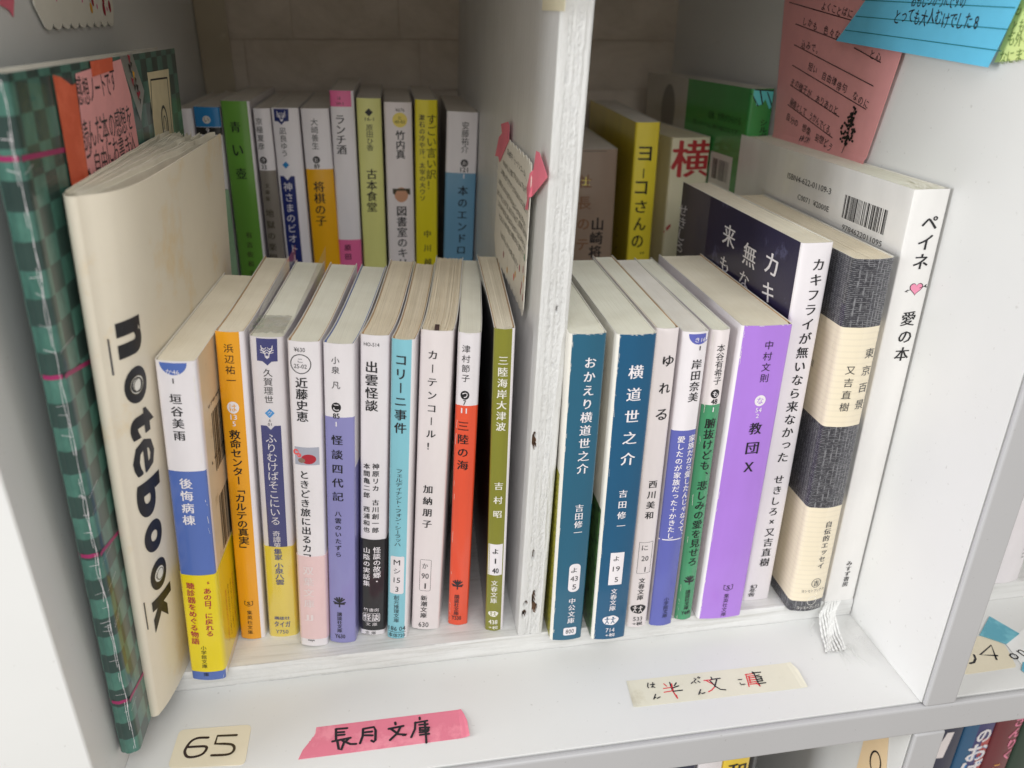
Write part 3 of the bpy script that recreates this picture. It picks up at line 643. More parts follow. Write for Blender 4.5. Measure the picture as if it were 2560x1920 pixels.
  ('V', 'S', '大崎善生', 7.22, 143.52, 6.66, 126.26, 4.21, 'k', 'g'),
  ('D', 'S', 6.58, 120.63, 2.03, 2.02, 'k', 0),
  ('H', 'S', 'お', 6.58, 120.63, 2.33, 2.43, 'w', 'g'),
  ('H', 'S', '89', 6.61, 117.04, 2.98, 2.58, 'k', 'b'),
  ('V', 'S', '将棋の子', 6.77, 108.63, 6.29, 82.23, 6.52, 'k', 'm'),
 ]),
 'r6': ({'x': 86.0152, 'y': 257.0, 'z': 76.0, 'lean': 0.024, 'yaw': 0.02, 'w': 13.4, 'H': 157.7454, 'D': 105.0}, [
  ('G', 'S', 0, 11.8, 149.29, 158.75, 'pinkr'),
  ('G', 'S', None, None, -1.0, 73.4, 'pinkr'),
  ('H', 'S', 'は', 5.26, 153.76, 1.85, 1.66, 'kg', 'g'),
  ('H', 'S', '20-1', 5.42, 151.02, 3.98, 1.41, 'kg', 'g'),
  ('V', 'S', 'ランチ酒', 5.07, 145.23, 5.12, 123.25, 5.79, 'k', 'm'),
  ('V', 'S', '原田', 5.42, 71.41, 5.16, 60.35, 4.08, 'k', 'b'),
 ]),
 'r7': ({'x': 100.36, 'y': 257.0, 'z': 76.0, 'lean': 0.025, 'yaw': 0.02, 'w': 13.8, 'H': 153.648, 'D': 105.0}, [
  ('G', 'S', None, None, -1.0, 154.65, 'paleyel'),
  ('P', 'S', [(4.55, 146.13), (6.8, 148.33), (9.03, 146.21), (6.78, 143.93)], 'k'),
  ('H', 'S', '16-1', 6.98, 142.51, 5.02, 1.84, 'k', 'g'),
  ('V', 'S', '原田ひ香', 6.85, 139.74, 6.65, 124.99, 4.04, 'k', 'g'),
  ('V', 'S', '古本食堂', 7.11, 115.05, 6.21, 89.55, 6.21, 'k', 'b'),
 ]),
 'r8': ({'x': 115.6175, 'y': 257.0, 'z': 76.0, 'lean': 0.025, 'yaw': 0.02, 'w': 15.9, 'H': 151.3473, 'D': 105.0}, [
  ('H', 'S', '¥676', 8.99, 147.26, 5.05, 1.84, 'kg', 'g'),
  ('D', 'S', 8.84, 141.81, 4.2, 4.04, 'yelr', 0),
  ('H', 'S', 'た', 8.87, 142.91, 1.92, 1.85, 'kg', 'g'),
  ('H', 'S', '40-02', 8.81, 140.8, 5.95, 1.69, 'kg', 'g'),
  ('V', 'S', '竹内真', 8.95, 136.14, 8.69, 120.16, 5.59, 'k', 'b'),
  ('D', 'S', 8.57, 99.43, 4.0, 4.37, 'skin', 0),
  ('P', 'S', [(3.51, 103.04), (13.76, 103.09), (13.86, 99.45), (12.5, 99.81), (11.36, 101.81), (5.92, 101.78), (4.76, 99.42), (3.69, 100.05)], 'kg'),
  ('V', 'S', '図書室のキリン', 8.49, 93.02, 8.43, 48.2, 6.4, 'k', 'b'),
 ]),
 'r9': ({'x': 131.815, 'y': 257.0, 'z': 76.0, 'lean': 0.034, 'yaw': 0.02, 'w': 13.0, 'H': 152.5882, 'D': 105.0}, [
  ('G', 'S', None, None, -1.0, 153.59, 'yellowr'),
  ('V', 'S', 'すごい言い訳！', 9.52, 145.09, 9.16, 101.8, 6.17, 'k', 'g'),
  ('V', 'S', '漱石の冷や汗、太宰の大ウソ', 3.97, 144.95, 4.08, 95.05, 3.54, 'kg', 'm'),
  ('V', 'S', '中川越', 6.78, 79.86, 7.05, 53.51, 4.75, 'kg', 'm'),
 ]),
 'r10': ({'x': 147.4288, 'y': 257.0, 'z': 76.0, 'lean': 0.052, 'yaw': 0.05, 'w': 18.4, 'H': 145.7973, 'D': 105.0}, [
  ('G', 'S', None, None, -1.0, 111.2, 'bluer'),
  ('G', 'L', None, None, -1.0, 146.8, 'blackr'),
  ('V', 'S', '安藤祐介', 10.98, 140.55, 11.04, 122.85, 4.54, 'k', 'g'),
  ('D', 'S', 11.05, 117.08, 2.19, 2.14, 'k', 0),
  ('H', 'S', 'あ', 11.05, 117.08, 2.52, 2.56, 'w', 'g'),
  ('H', 'S', '121', 11.0, 113.24, 4.39, 2.69, 'k', 'b'),
  ('H', 'S', '1', 10.94, 109.45, 0.64, 2.53, 'w', 'g'),
  ('V', 'S', '本のエンドロール', 10.73, 104.63, 10.7, 46.65, 6.26, 'k', 'm'),
 ]),
 'q1': ({'x': 228.0, 'y': 243.0, 'z': 10.65, 'lean': 0.0, 'yaw': 0.06, 'w': 26.0, 'H': 191.35, 'D': 130.0}, [
  ('B', 'S', 11.92, 190.23, 13.79, 0.33, 'kg', 0, 0),
  ('V', 'S', '社長のテ', 7.02, 179.32, 6.99, 128.47, 8.47, 'brownr', 'b'),
  ('V', 'S', '士', 7.02, 179.32, 7.63, 166.6, 5.52, 'yelr', 'b'),
  ('V', 'S', '山崎将', 16.01, 151.69, 14.88, 125.53, 8.53, 'k', 'b'),
 ]),
 'q2': ({'x': 263.6127, 'y': 240.0, 'z': 10.65, 'lean': -0.002, 'yaw': 0.07, 'w': 14.6, 'H': 206.3504, 'D': 138.0}, [
  ('G', 'S', None, None, -1.0, 207.35, 'yellowq'),
  ('G', 'L', None, None, -1.0, 207.35, 'yellowq'),
  ('G', 'R', None, None, -1.0, 207.35, 'yellowq'),
  ('H', 'S', 'ヨ', 6.53, 188.7, 7.49, 8.0, 'k', 'b'),
  ('H', 'S', 'コ', 5.69, 168.9, 6.9, 7.51, 'k', 'b'),
  ('H', 'S', 'さ', 6.29, 157.63, 6.6, 7.26, 'k', 'b'),
  ('H', 'S', 'ん', 6.46, 147.02, 7.04, 7.81, 'k', 'b'),
  ('H', 'S', 'の', 5.73, 136.22, 6.73, 7.54, 'k', 'b'),
  ('V', 'S', 'ー', 6.27, 180.78, 6.45, 174.02, 6.5, 'k', 'b'),
  ('H', 'S', '"', 9.21, 128.83, 2.39, 1.29, 'k', 'g'),
  ('V', 'L', 'えんぴつのことばたち', 18, 120, 18, 70, 8, 'brownr', 'h'),
  ('V', 'L', 'ことばの人', 30, 140, 30, 85, 7, 'brownr', 'h'),
 ]),
 'q3': ({'x': 290.0, 'y': 250.0, 'z': 10.65, 'lean': 0.0, 'yaw': -0.075, 'w': 25.5, 'H': 195.85, 'D': 128.0}, [
  ('H', 'S', '横', 13.03, 183.39, 24.55, 21.61, 'redr', 'b'),
  ('P', 'S', [(-1.0, 137.96), (1.11, 141.55), (3.35, 143.73), (3.98, 142.32), (2.23, 140.1), (0.45, 138.16)], 'redr'),
 ]),
 'q4': ({'x': 319.3, 'y': 213.0, 'z': 10.65, 'lean': 0.0, 'yaw': -0.072, 'w': 14.2, 'H': 226.35, 'D': 146.0}, [
  ('G', 'S', None, None, -1.0, 227.35, 'greenq'),
  ('G', 'L', None, None, -1.0, 227.35, 'greenq'),
  ('G', 'L', 80.3, 200, -1, 999, 'greyq'),
  ('D', 'L', 108.31, 204.21, 11, 17, 'faceq', 0),
  ('B', 'L', 25.84, 178.07, 27.82, 19.24, 'cwr', 0, 0),
  ('BAR', 'L', 15.82, 35.86, 172.3, 184.23),
  ('H', 'L', '読後、世界がひらける', 28.07, 208.25, 40.49, 4.5, 'kgr', 'g'),
  ('H', 'L', '思いがけない本の紹介文です', 38.84, 201.97, 58.05, 3, 'kgr', 'g'),
  ('V', 'S', 'シルヴィ', 9.29, 210.48, 9.89, 195.19, 5.33, 'k', 'm'),
  ('P', 'S', [(0.05, 226.17), (3.58, 217.47), (6.57, 218.18), (8.37, 220.81), (11.9, 215.43), (15.31, 219.19), (14.74, 225.25)], 'cyanq'),
  ('P', 'S', [(-0.22, 223.93), (0.39, 223.92), (4.94, 217.22), (4.17, 217.08)], 'k'),
  ('P', 'S', [(4.12, 225.37), (5.0, 225.36), (7.46, 218.17), (6.69, 217.95)], 'k'),
  ('P', 'S', [(8.65, 224.57), (9.34, 224.71), (15.07, 215.22), (14.1, 215.09)], 'k'),
  ('P', 'S', [(1.35, 226.3), (13.83, 225.41), (13.93, 224.81), (1.46, 225.55)], 'k'),
 ]),
 'g1': ({'x': 0.7, 'y': 19.4, 'z': 10.65, 'lean': 0.0486, 'yaw': 0.016, 'w': 7.5, 'H': 247.0, 'D': 182.0}, [
  ('HR', 'R', '感想ノートです', 47.23, 239.04, 87.91, 239.48, 9.5, 'k', 'h'),
  ('HR', 'R', '読んだ本の感想を', 45.21, 225.15, 100.53, 226.38, 10.5, 'k', 'h'),
  ('HR', 'R', 'ご自由にお書き込', 46.32, 215.71, 100.73, 216.6, 10, 'k', 'h'),
 ]),
 'c1': ({'x': 7.1, 'y': 36.2, 'z': 10.65, 'lean': 0.067, 'yaw': 0.131, 'w': 4.5, 'H': 212.0, 'D': 140.0}, [
 ]),
}
G_TAPE = [(30.7, 244.66), (35.83, 243.9), (44.06, 240.89), (47.56, 241.09), (45.39, 210.87), (44.85, 186.46), (39.28, 168.88), (29.79, 172.22), (29.85, 190.18), (30.46, 213.66)]
G_TAPE2 = [(64.21, 246.86), (87.32, 247.19), (86.6, 242.95), (64.1, 242.07)]
G_NOTE = [(49.67, 243.92), (97.72, 246.05), (103.8, 232.82), (105.33, 213.01), (50.3, 209.96), (46.55, 214.67)]
G_CLEAR = [(97.33, 247.13), (113.34, 247.56), (123.29, 232.94), (113.39, 222.35)]
G_CARD = [(131.21, 239.39), (165.65, 238.88), (161.72, 211.71), (130.95, 212.79)]
G_CARD2 = [(134.39, 236.31), (161.09, 235.46), (158.64, 211.42), (127.31, 212.97)]
G_FLAGS = [(108.38, 245.84), (107.73, 242.57), (111.5, 239.84), (109.25, 237.46), (114.26, 234.82), (113.89, 231.96)]
G_RING = [(145.92, 220.26), (154.18, 219.35), (142.77, 214.13)]
G_LINES = [(1.19, 225.33), (29.9, 223.08), (-2.8, 160.11), (28.44, 153.85), (-2.36, 94.23), (20.57, 86.21), (-1.81, 26.8), (10.41, 20.32)]
C_LET = [('n', 10.91, 163.43, 9.17, 13.74), ('o', 11.22, 145.6, 8.42, 12.88), ('t', 12.39, 130.42, 10.72, 10.9), ('e', 11.2, 117.17, 8.84, 13.01), ('b', 11.86, 99.59, 11.06, 19.68), ('o', 11.2, 82.33, 8.84, 13.52), ('o', 11.62, 64.05, 9.1, 13.9), ('k', 12.14, 47.09, 10.37, 20.16)]
C_STAPLE = [(3.39, 165.37), (3.29, 152.53), (2.19, 57.51), (1.85, 44.4)]
PINK_LINES = [[(212.25, 279.89), (147.99, 271.33)], [(202.14, 269.62), (159.12, 263.09)], [(200.2, 259.7), (122.72, 245.15)], [(198.95, 249.79), (125.27, 235.15)], [(198.32, 240.13), (145.96, 229.63)], [(197.67, 230.23), (148.7, 219.59)], [(143.44, 260.09), (120.33, 254.98)]]
PINK_TEXT = [('よくことばに', (179.07, 277.72), (149.31, 273.26)), ('しかも\u3000色々な', (195.66, 270.75), (156.81, 264.35)), ('込みで。', (193.18, 259.91), (172.18, 257.39)), ('短い\u3000自由律俳句\u3000なのに', (182.72, 250.11), (123.3, 236.53)), ('その様子が\u3000ありありと', (197.98, 241.69), (147.41, 231.02)), ('画像として\u3000うかんでくる。', (195.6, 231.83), (148.29, 221.31)), ('自分の\u3000想像\u3000妄想どう', (197.3, 223.79), (146.6, 214.29)), ('FROM', (179.87, 214.89), (168.43, 214.53)), ('と心', (130.74, 257.66), (120.2, 256.23))]
PINK_TREE = [(136.84, 214.3), (135.72, 220.83), (135.48, 227.82), (134.0, 234.81), (145.15, 222.43), (140.15, 215.96), (128.03, 223.24), (130.99, 218.69), (139.97, 227.29)]
PINK = [(217.2, 281.07), (207.34, 213.26), (117.75, 213.63), (106.2, 257.17)]
BLUE = [(136.68, 279.7), (154.48, 262.73), (50.19, 256.78), (43.93, 278.16)]
BLUE_LINES = [[(139.07, 279.74), (45.39, 275.83)], [(141.75, 273.23), (46.1, 269.15)], [(148.07, 267.45), (46.09, 262.32)]]
BLUE_TEXT = [('とっても大人むけでした8', (112.49, 272.65), (60.31, 270.47)), ('おもしろかったですの', (103.12, 278.47), (70.28, 277.58))]
YEL = [(48.17, 278.27), (53.22, 258.25), (39.83, 259.88), (43.94, 278.2)]
YEL_TEXT = [('もち', (49.35, 275.42), (42.27, 275.37)), ('ともち', (48.61, 269.62), (40.3, 270.2)), ('も外と', (49.24, 265.44), (39.04, 266.9)), ('なにまで', (51.0, 260.13), (37.06, 261.7))]
ZERO = [(37.24, -66.87), (22.49, -47.46), (10.7, -47.09), (10.71, -55.29), (22.33, -69.71)]
ZERO_RING = [(20.14, -54.26), (17.28, -50.84), (17.94, -58.56)]
DN_CARD = [(138.06, 220.98), (77.31, 220.48), (81.22, 188.15), (77.42, 163.24), (112.18, 166.7), (151.79, 171.47), (171.7, 189.12), (173.3, 202.32), (166.58, 208.23)]
DN_TAPE1 = [(162.39, 226.36), (142.72, 229.57), (138.29, 228.66), (138.07, 222.31), (162.0, 208.96), (166.6, 210.87), (176.67, 209.61), (167.17, 219.8), (158.21, 222.67)]
DN_TAPE2 = [(73.14, 227.39), (68.41, 227.44), (55.67, 221.06), (76.07, 209.93), (79.47, 204.43), (88.94, 202.6), (83.13, 207.52), (87.13, 211.55), (75.66, 220.22)]
DN_ROWS = [[(142.75, 217.05), (92.71, 214.4)], [(153.86, 210.3), (86.9, 209.17)], [(158.52, 206.06), (85.97, 202.01)], [(164.98, 200.19), (89.68, 196.14)], [(167.49, 194.28), (84.42, 192.88)], [(163.99, 189.5), (88.59, 188.23)], [(158.4, 184.62), (90.2, 184.15)], [(152.22, 177.52), (104.5, 175.79)]]
DN_DOTS = [(97.56, 175.89), (86.95, 178.51), (82.63, 175.86), (89.06, 171.18), (91.3, 167.73), (82.69, 167.88), (107.04, 170.28), (110.08, 168.21), (84.44, 184.19)]
DV_TAPE = [(113.06, 283.24), (109.35, 274.38), (68.54, 273.0), (70.28, 281.84)]
MARK_PINK = [[(82.07, 27.81), (86.75, 27.58)], [(82.15, 27.8), (82.37, 22.05)], [(82.34, 26.01), (85.56, 25.75)], [(82.4, 24.51), (85.71, 24.38)], [(80.92, 21.69), (88.24, 22.35)], [(82.9, 21.72), (83.64, 17.49), (84.64, 16.86), (85.71, 20.54)], [(87.65, 22.2), (86.1, 20.48)], [(85.09, 21.37), (88.31, 19.16), (90.61, 18.9)], [(93.4, 26.03), (93.23, 22.3), (92.19, 18.94)], [(93.4, 26.03), (97.86, 26.34), (98.58, 24.45), (98.43, 19.51), (97.83, 18.73), (96.83, 19.52)], [(94.22, 24.14), (97.04, 24.09)], [(94.23, 22.64), (97.24, 22.07)], [(106.78, 27.23), (106.92, 26.19)], [(104.01, 24.36), (110.07, 24.92)], [(109.04, 24.83), (107.51, 21.54), (104.41, 18.57)], [(105.14, 23.93), (107.9, 20.98), (111.3, 20.2), (109.89, 20.17)], [(117.15, 28.19), (117.18, 27.25)], [(115.03, 25.68), (120.21, 26.05)], [(115.24, 25.9), (114.86, 22.39), (113.13, 18.57)], [(116.81, 24.37), (120.3, 24.18)], [(116.93, 22.83), (120.79, 22.37)], [(116.94, 21.56), (120.5, 21.0)], [(116.93, 22.83), (116.92, 21.31)], [(120.58, 22.25), (120.17, 21.05)], [(116.8, 19.08), (120.57, 19.09)], [(119.16, 25.8), (119.27, 19.69), (119.2, 14.77)], [(116.79, 20.33), (120.04, 20.32)]]
MARK_BLACK = [[(229.63, 30.53), (229.29, 25.89), (229.87, 21.48)], [(232.48, 29.81), (231.06, 28.36)], [(229.76, 27.18), (232.91, 27.96)], [(229.31, 25.34), (233.69, 25.31)], [(249.32, 30.54), (249.33, 29.69)], [(248.78, 29.21), (253.08, 29.27)], [(251.31, 28.82), (248.84, 25.02)], [(248.03, 28.49), (249.26, 24.95), (250.69, 23.08), (252.87, 22.46)], [(269.26, 30.57), (269.14, 29.61)], [(269.61, 29.94), (272.91, 29.83)], [(269.73, 30.21), (269.12, 25.18), (269.03, 22.13)], [(270.06, 28.15), (271.51, 28.32)], [(270.11, 27.29), (272.14, 27.25)], [(269.7, 25.93), (271.94, 26.15)], [(269.42, 24.85), (271.44, 24.82)], [(269.23, 23.48), (272.42, 23.54)], [(271.72, 27.32), (271.57, 24.8)], [(219.79, 31.52), (218.98, 29.7), (219.13, 28.85)], [(220.54, 30.45), (222.5, 30.37)], [(221.98, 31.45), (221.18, 28.81), (220.31, 28.83), (221.1, 29.48), (221.98, 28.57)], [(221.03, 24.74), (219.27, 22.08), (220.72, 23.18), (220.87, 22.36), (222.54, 23.06)], [(241.38, 30.94), (242.12, 30.54), (240.58, 29.09), (241.2, 28.16)], [(238.99, 28.23), (239.93, 28.92)], [(242.45, 29.08), (243.02, 28.26)], [(243.09, 30.95), (243.6, 31.44)], [(243.58, 30.59), (244.13, 31.07)], [(241.85, 24.19), (239.83, 21.52), (241.18, 22.5), (241.44, 21.81), (243.04, 22.21)], [(260.91, 27.03), (262.44, 26.9)], [(260.86, 25.08), (260.89, 23.96), (262.73, 24.06)]]
MARK_RED = [[(226.75, 30.15), (227.54, 28.63)], [(225.71, 27.55), (229.47, 27.61)], [(225.27, 25.43), (229.2, 25.63)], [(230.19, 29.61), (229.42, 24.78), (229.88, 21.74)], [(230.01, 23.06), (229.98, 21.19)], [(245.4, 29.18), (248.71, 29.05)], [(246.24, 29.05), (248.85, 26.12)], [(248.84, 25.02), (246.84, 23.41), (244.97, 22.61)], [(265.48, 29.61), (269.35, 29.58)], [(265.62, 29.42), (264.9, 25.84), (264.1, 22.62)], [(266.11, 28.48), (268.99, 28.32)], [(266.05, 27.36), (269.0, 27.35)], [(265.73, 26.16), (268.64, 26.1)], [(265.38, 24.92), (268.5, 24.83)], [(265.11, 23.85), (268.39, 23.62)], [(266.49, 28.14), (265.68, 24.6)], [(268.21, 24.2), (269.12, 22.11)]]
MARK_65 = [[(30.19, 31.39), (26.02, 31.83), (23.51, 30.43), (22.16, 27.17), (22.25, 25.05), (23.7, 22.99), (26.5, 22.55), (29.28, 23.41), (30.49, 25.59), (29.89, 27.01), (26.83, 27.49), (22.75, 27.82)], [(41.55, 30.86), (33.8, 31.7), (33.51, 27.78), (37.11, 27.21), (40.24, 26.34), (41.57, 24.64), (41.24, 22.57), (39.06, 21.61), (33.07, 22.19)]]
MARK_64 = [[(377.81, 24.39), (376.86, 22.13), (374.53, 20.1), (372.21, 19.8)], [(388.36, 22.26), (380.62, 23.95), (390.4, 28.83), (386.3, 20.17)]]
TAPE_PINK = [(73.92, 30.11), (135.01, 30.03), (135.99, 27.33), (136.99, 22.99), (137.21, 15.12), (67.71, 15.06), (69.12, 19.31), (71.41, 22.8), (73.72, 26.87)]
TAPE_WHITE = [(210.55, 34.36), (289.33, 33.47), (290.52, 28.11), (289.92, 18.3), (209.22, 19.46)]
CARD_65 = [(17.6, 37.41), (46.99, 35.59), (46.85, 15.74), (16.89, 18.96)]
TAPE_BLUE = [(403.69, 46.92), (409.46, 33.51), (397.9, 28.16), (389.25, 35.63)]
TAPE_BLUE2 = [(397.11, 16.57), (400.92, 15.5), (393.99, 8.24), (392.61, 12.12)]
CARD_64 = [(383.83, 35.96), (393.24, 34.49), (397.19, 27.77), (392.26, 14.5), (365.69, 14.04), (362.37, 17.78)]
PAPER_ON = [(397.9, 28.16), (419.09, 38.87), (410.88, 19.71), (394.67, 9.95), (395.72, 16.31)]
# ------------------------------------------------------------------ books
class Geo:
    def __init__(s, w, D, r=1.5, bulge=.75, fl=.4, fr=.4, bend=0, p=1.3):
        s.w, s.D, s.r, s.bulge, s.fl, s.fr, s.bend, s.p = w, D, min(r, w/2-.2), bulge, fl, fr, bend, p
    def sy(s, x):
        w, r = s.w, s.r
        if x < r: return r-math.sqrt(max(0, r*r-(r-x)**2))
        if x > w-r: return r-math.sqrt(max(0, r*r-(x-(w-r))**2))
        t = (x-w/2)/(w/2-r); return -s.bulge*(1-t*t)
    def bd(s, y): return s.bend*(1-math.exp(-max(0, y-s.r)/16))
    def place(s, f, a, z, off):
        f = f[0]
        if f == 'S': return (min(max(a, -off), s.w+off), s.sy(min(max(a, 0), s.w))-off, z)
        k = (max(a, 0)/s.D)**s.p
        if f == 'L': return (-s.fl*k+s.bd(a)-off, a, z)
        return (s.w+s.fr*k+s.bd(a)+off, a, z)
    def profile(s, extra=(), D=None):
        D = D or s.D; ys = sorted({s.r, 4, 9, 16, 26, 45, 75, D} | {e for f, e in extra if f in 'LR' and s.r < e < D})
        ys = [y for y in ys if s.r <= y <= D]; r, w = s.r, s.w
        xs = {0, r*.08, r*.3, r*.6, r, w, w-r*.08, w-r*.3, w-r*.6, w-r} | {r+(w-2*r)*i/8 for i in range(1, 8)} | {e for f, e in extra if f == 'S' and 0 < e < w}
        xs = sorted(xs); xs = [x for i, x in enumerate(xs) if i == 0 or x-xs[i-1] > 1e-3]
        return [('L', y) for y in reversed(ys)] + [('S', x) for x in xs[1:-1]] + [('R', y) for y in ys]
def cover(name, g, H, parent, default, regs=(), off=0., th=.35, z0=0., D=None, inner=None, matf=None, label=None, topf=None, zx=()):
    matf = matf or (lambda k: jacket(k)); inner = inner or matf(default)
    ex = []; zs = {z0, H} | set(zx)
    for (f, a0, a1, za, zb, k) in regs:
        for e in (a0, a1):
            if e is not None: ex.append((f, e))
        for e in (za, zb):
            if z0 < e < H: zs.add(e)
    zs = sorted(zs); pr = g.profile(ex, D); keys = [default]
    def cell(i, j):
        (f0, a0), (f1, a1) = pr[j], pr[j+1]; f = 'S' if 'S' in (f0, f1) else f0
        am = (a0+a1)/2 if f0 == f1 else (g.r*.04 if f0 == 'L' else g.w-g.r*.04); zm = (zs[i]+zs[i+1])/2; k = default
        for (rf, b0, b1, za, zb, kk) in regs:
            if rf == f and (b0 is None or am >= b0) and (b1 is None or am <= b1) and za <= zm <= zb: k = kk
        if k not in keys: keys.append(k)
        return keys.index(k)
    def zt(f, a, z): return topf(f, a, z) if topf else z
    mb = MB(); P = [[g.place(f, a, zt(f, a, z), off) for f, a in pr] for z in zs]; mb.grid(P, sm=True, mf=cell)
    mats = None; Q = [[g.place(f, a, zt(f, a, z), off-th) for f, a in pr] for z in (zs[0], zs[-1])]
    mi = 99
    n = len(pr); Q2 = [Q[1], Q[0]]; k0 = len(mb.m); mb.grid(Q2, m=mi, sm=True)
    for a, b in ((P[-1], Q[1]), (Q[0], P[0])): mb.grid([a, b], m=mi, sm=False)
    for j in (0, n-1):
        A, B, C, D_ = P[0][j], P[-1][j], Q[1][j], Q[0][j]; mb.quad(*((A, B, C, D_) if j == 0 else (A, D_, C, B)), m=mi)
    mb.m = [len(keys) if x == 99 else x for x in mb.m]
    return mb.build(name, [matf(k) for k in keys]+[inner], parent, label)
def page_block(g, H, D, parent, mat, rough=.04, nl=22, inset=.8, z0=.6, rnd=random, ztop=None, gap=0., wave=0.):
    mb = MB(); w = g.w-2*inset; zt = ztop or H-.5; ys = [1.2, 2.2, 4, 8, 14, 24, 42, 70, D-2]
    cuts = [0]; 
    for i in range(nl): cuts.append(cuts[-1]+rnd.uniform(.6, 1.5))
    cuts = [c/cuts[-1] for c in cuts]
    def X(t, y, z):
        rr = max(0, 1-(y-1.2)/2.2)**2*.9; a = inset+rr; b = g.w-inset-rr; k = (y/g.D)**g.p
        a += -g.fl*k*.8; b += g.fr*k*.8
        return a+(b-a)*t+g.bd(y)+(wave*math.sin(y*.06+t*9)*k if wave else 0)
    for i in range(nl):
        t0, t1 = cuts[i], cuts[i+1]-(gap*rnd.random() if i < nl-1 else 0); z = zt+rnd.uniform(-rough, rough); dy = rnd.uniform(-.15, .15)
        def pt(t, y, zz): return (X(t, y, zz), y+(dy if y > D-5 else 0), zz)
        zf = lambda y: z+(rnd.uniform(-rough, rough)*.5 if rough > .2 else 0)
        zl = [zf(y) for y in ys]
        mb.grid([[pt(t1, y, zz) for y, zz in zip(ys, zl)], [pt(t0, y, zz) for y, zz in zip(ys, zl)]], sm=False)
        mb.grid([[pt(t0, y, zz) for y, zz in zip(ys, zl)], [pt(t0, y, z0) for y in ys]], sm=False)
        mb.grid([[pt(t1, y, z0) for y in ys], [pt(t1, y, zz) for y, zz in zip(ys, zl)]], sm=False)
        for y, zz, fl in ((ys[0], zl[0], 0), (ys[-1], zl[-1], 1)):
            q = (pt(t0, y, z0), pt(t1, y, z0), pt(t1, y, zz), pt(t0, y, zz)); mb.quad(*(q if not fl else q[::-1]))
    return mb.build('page_block', [mat], parent)
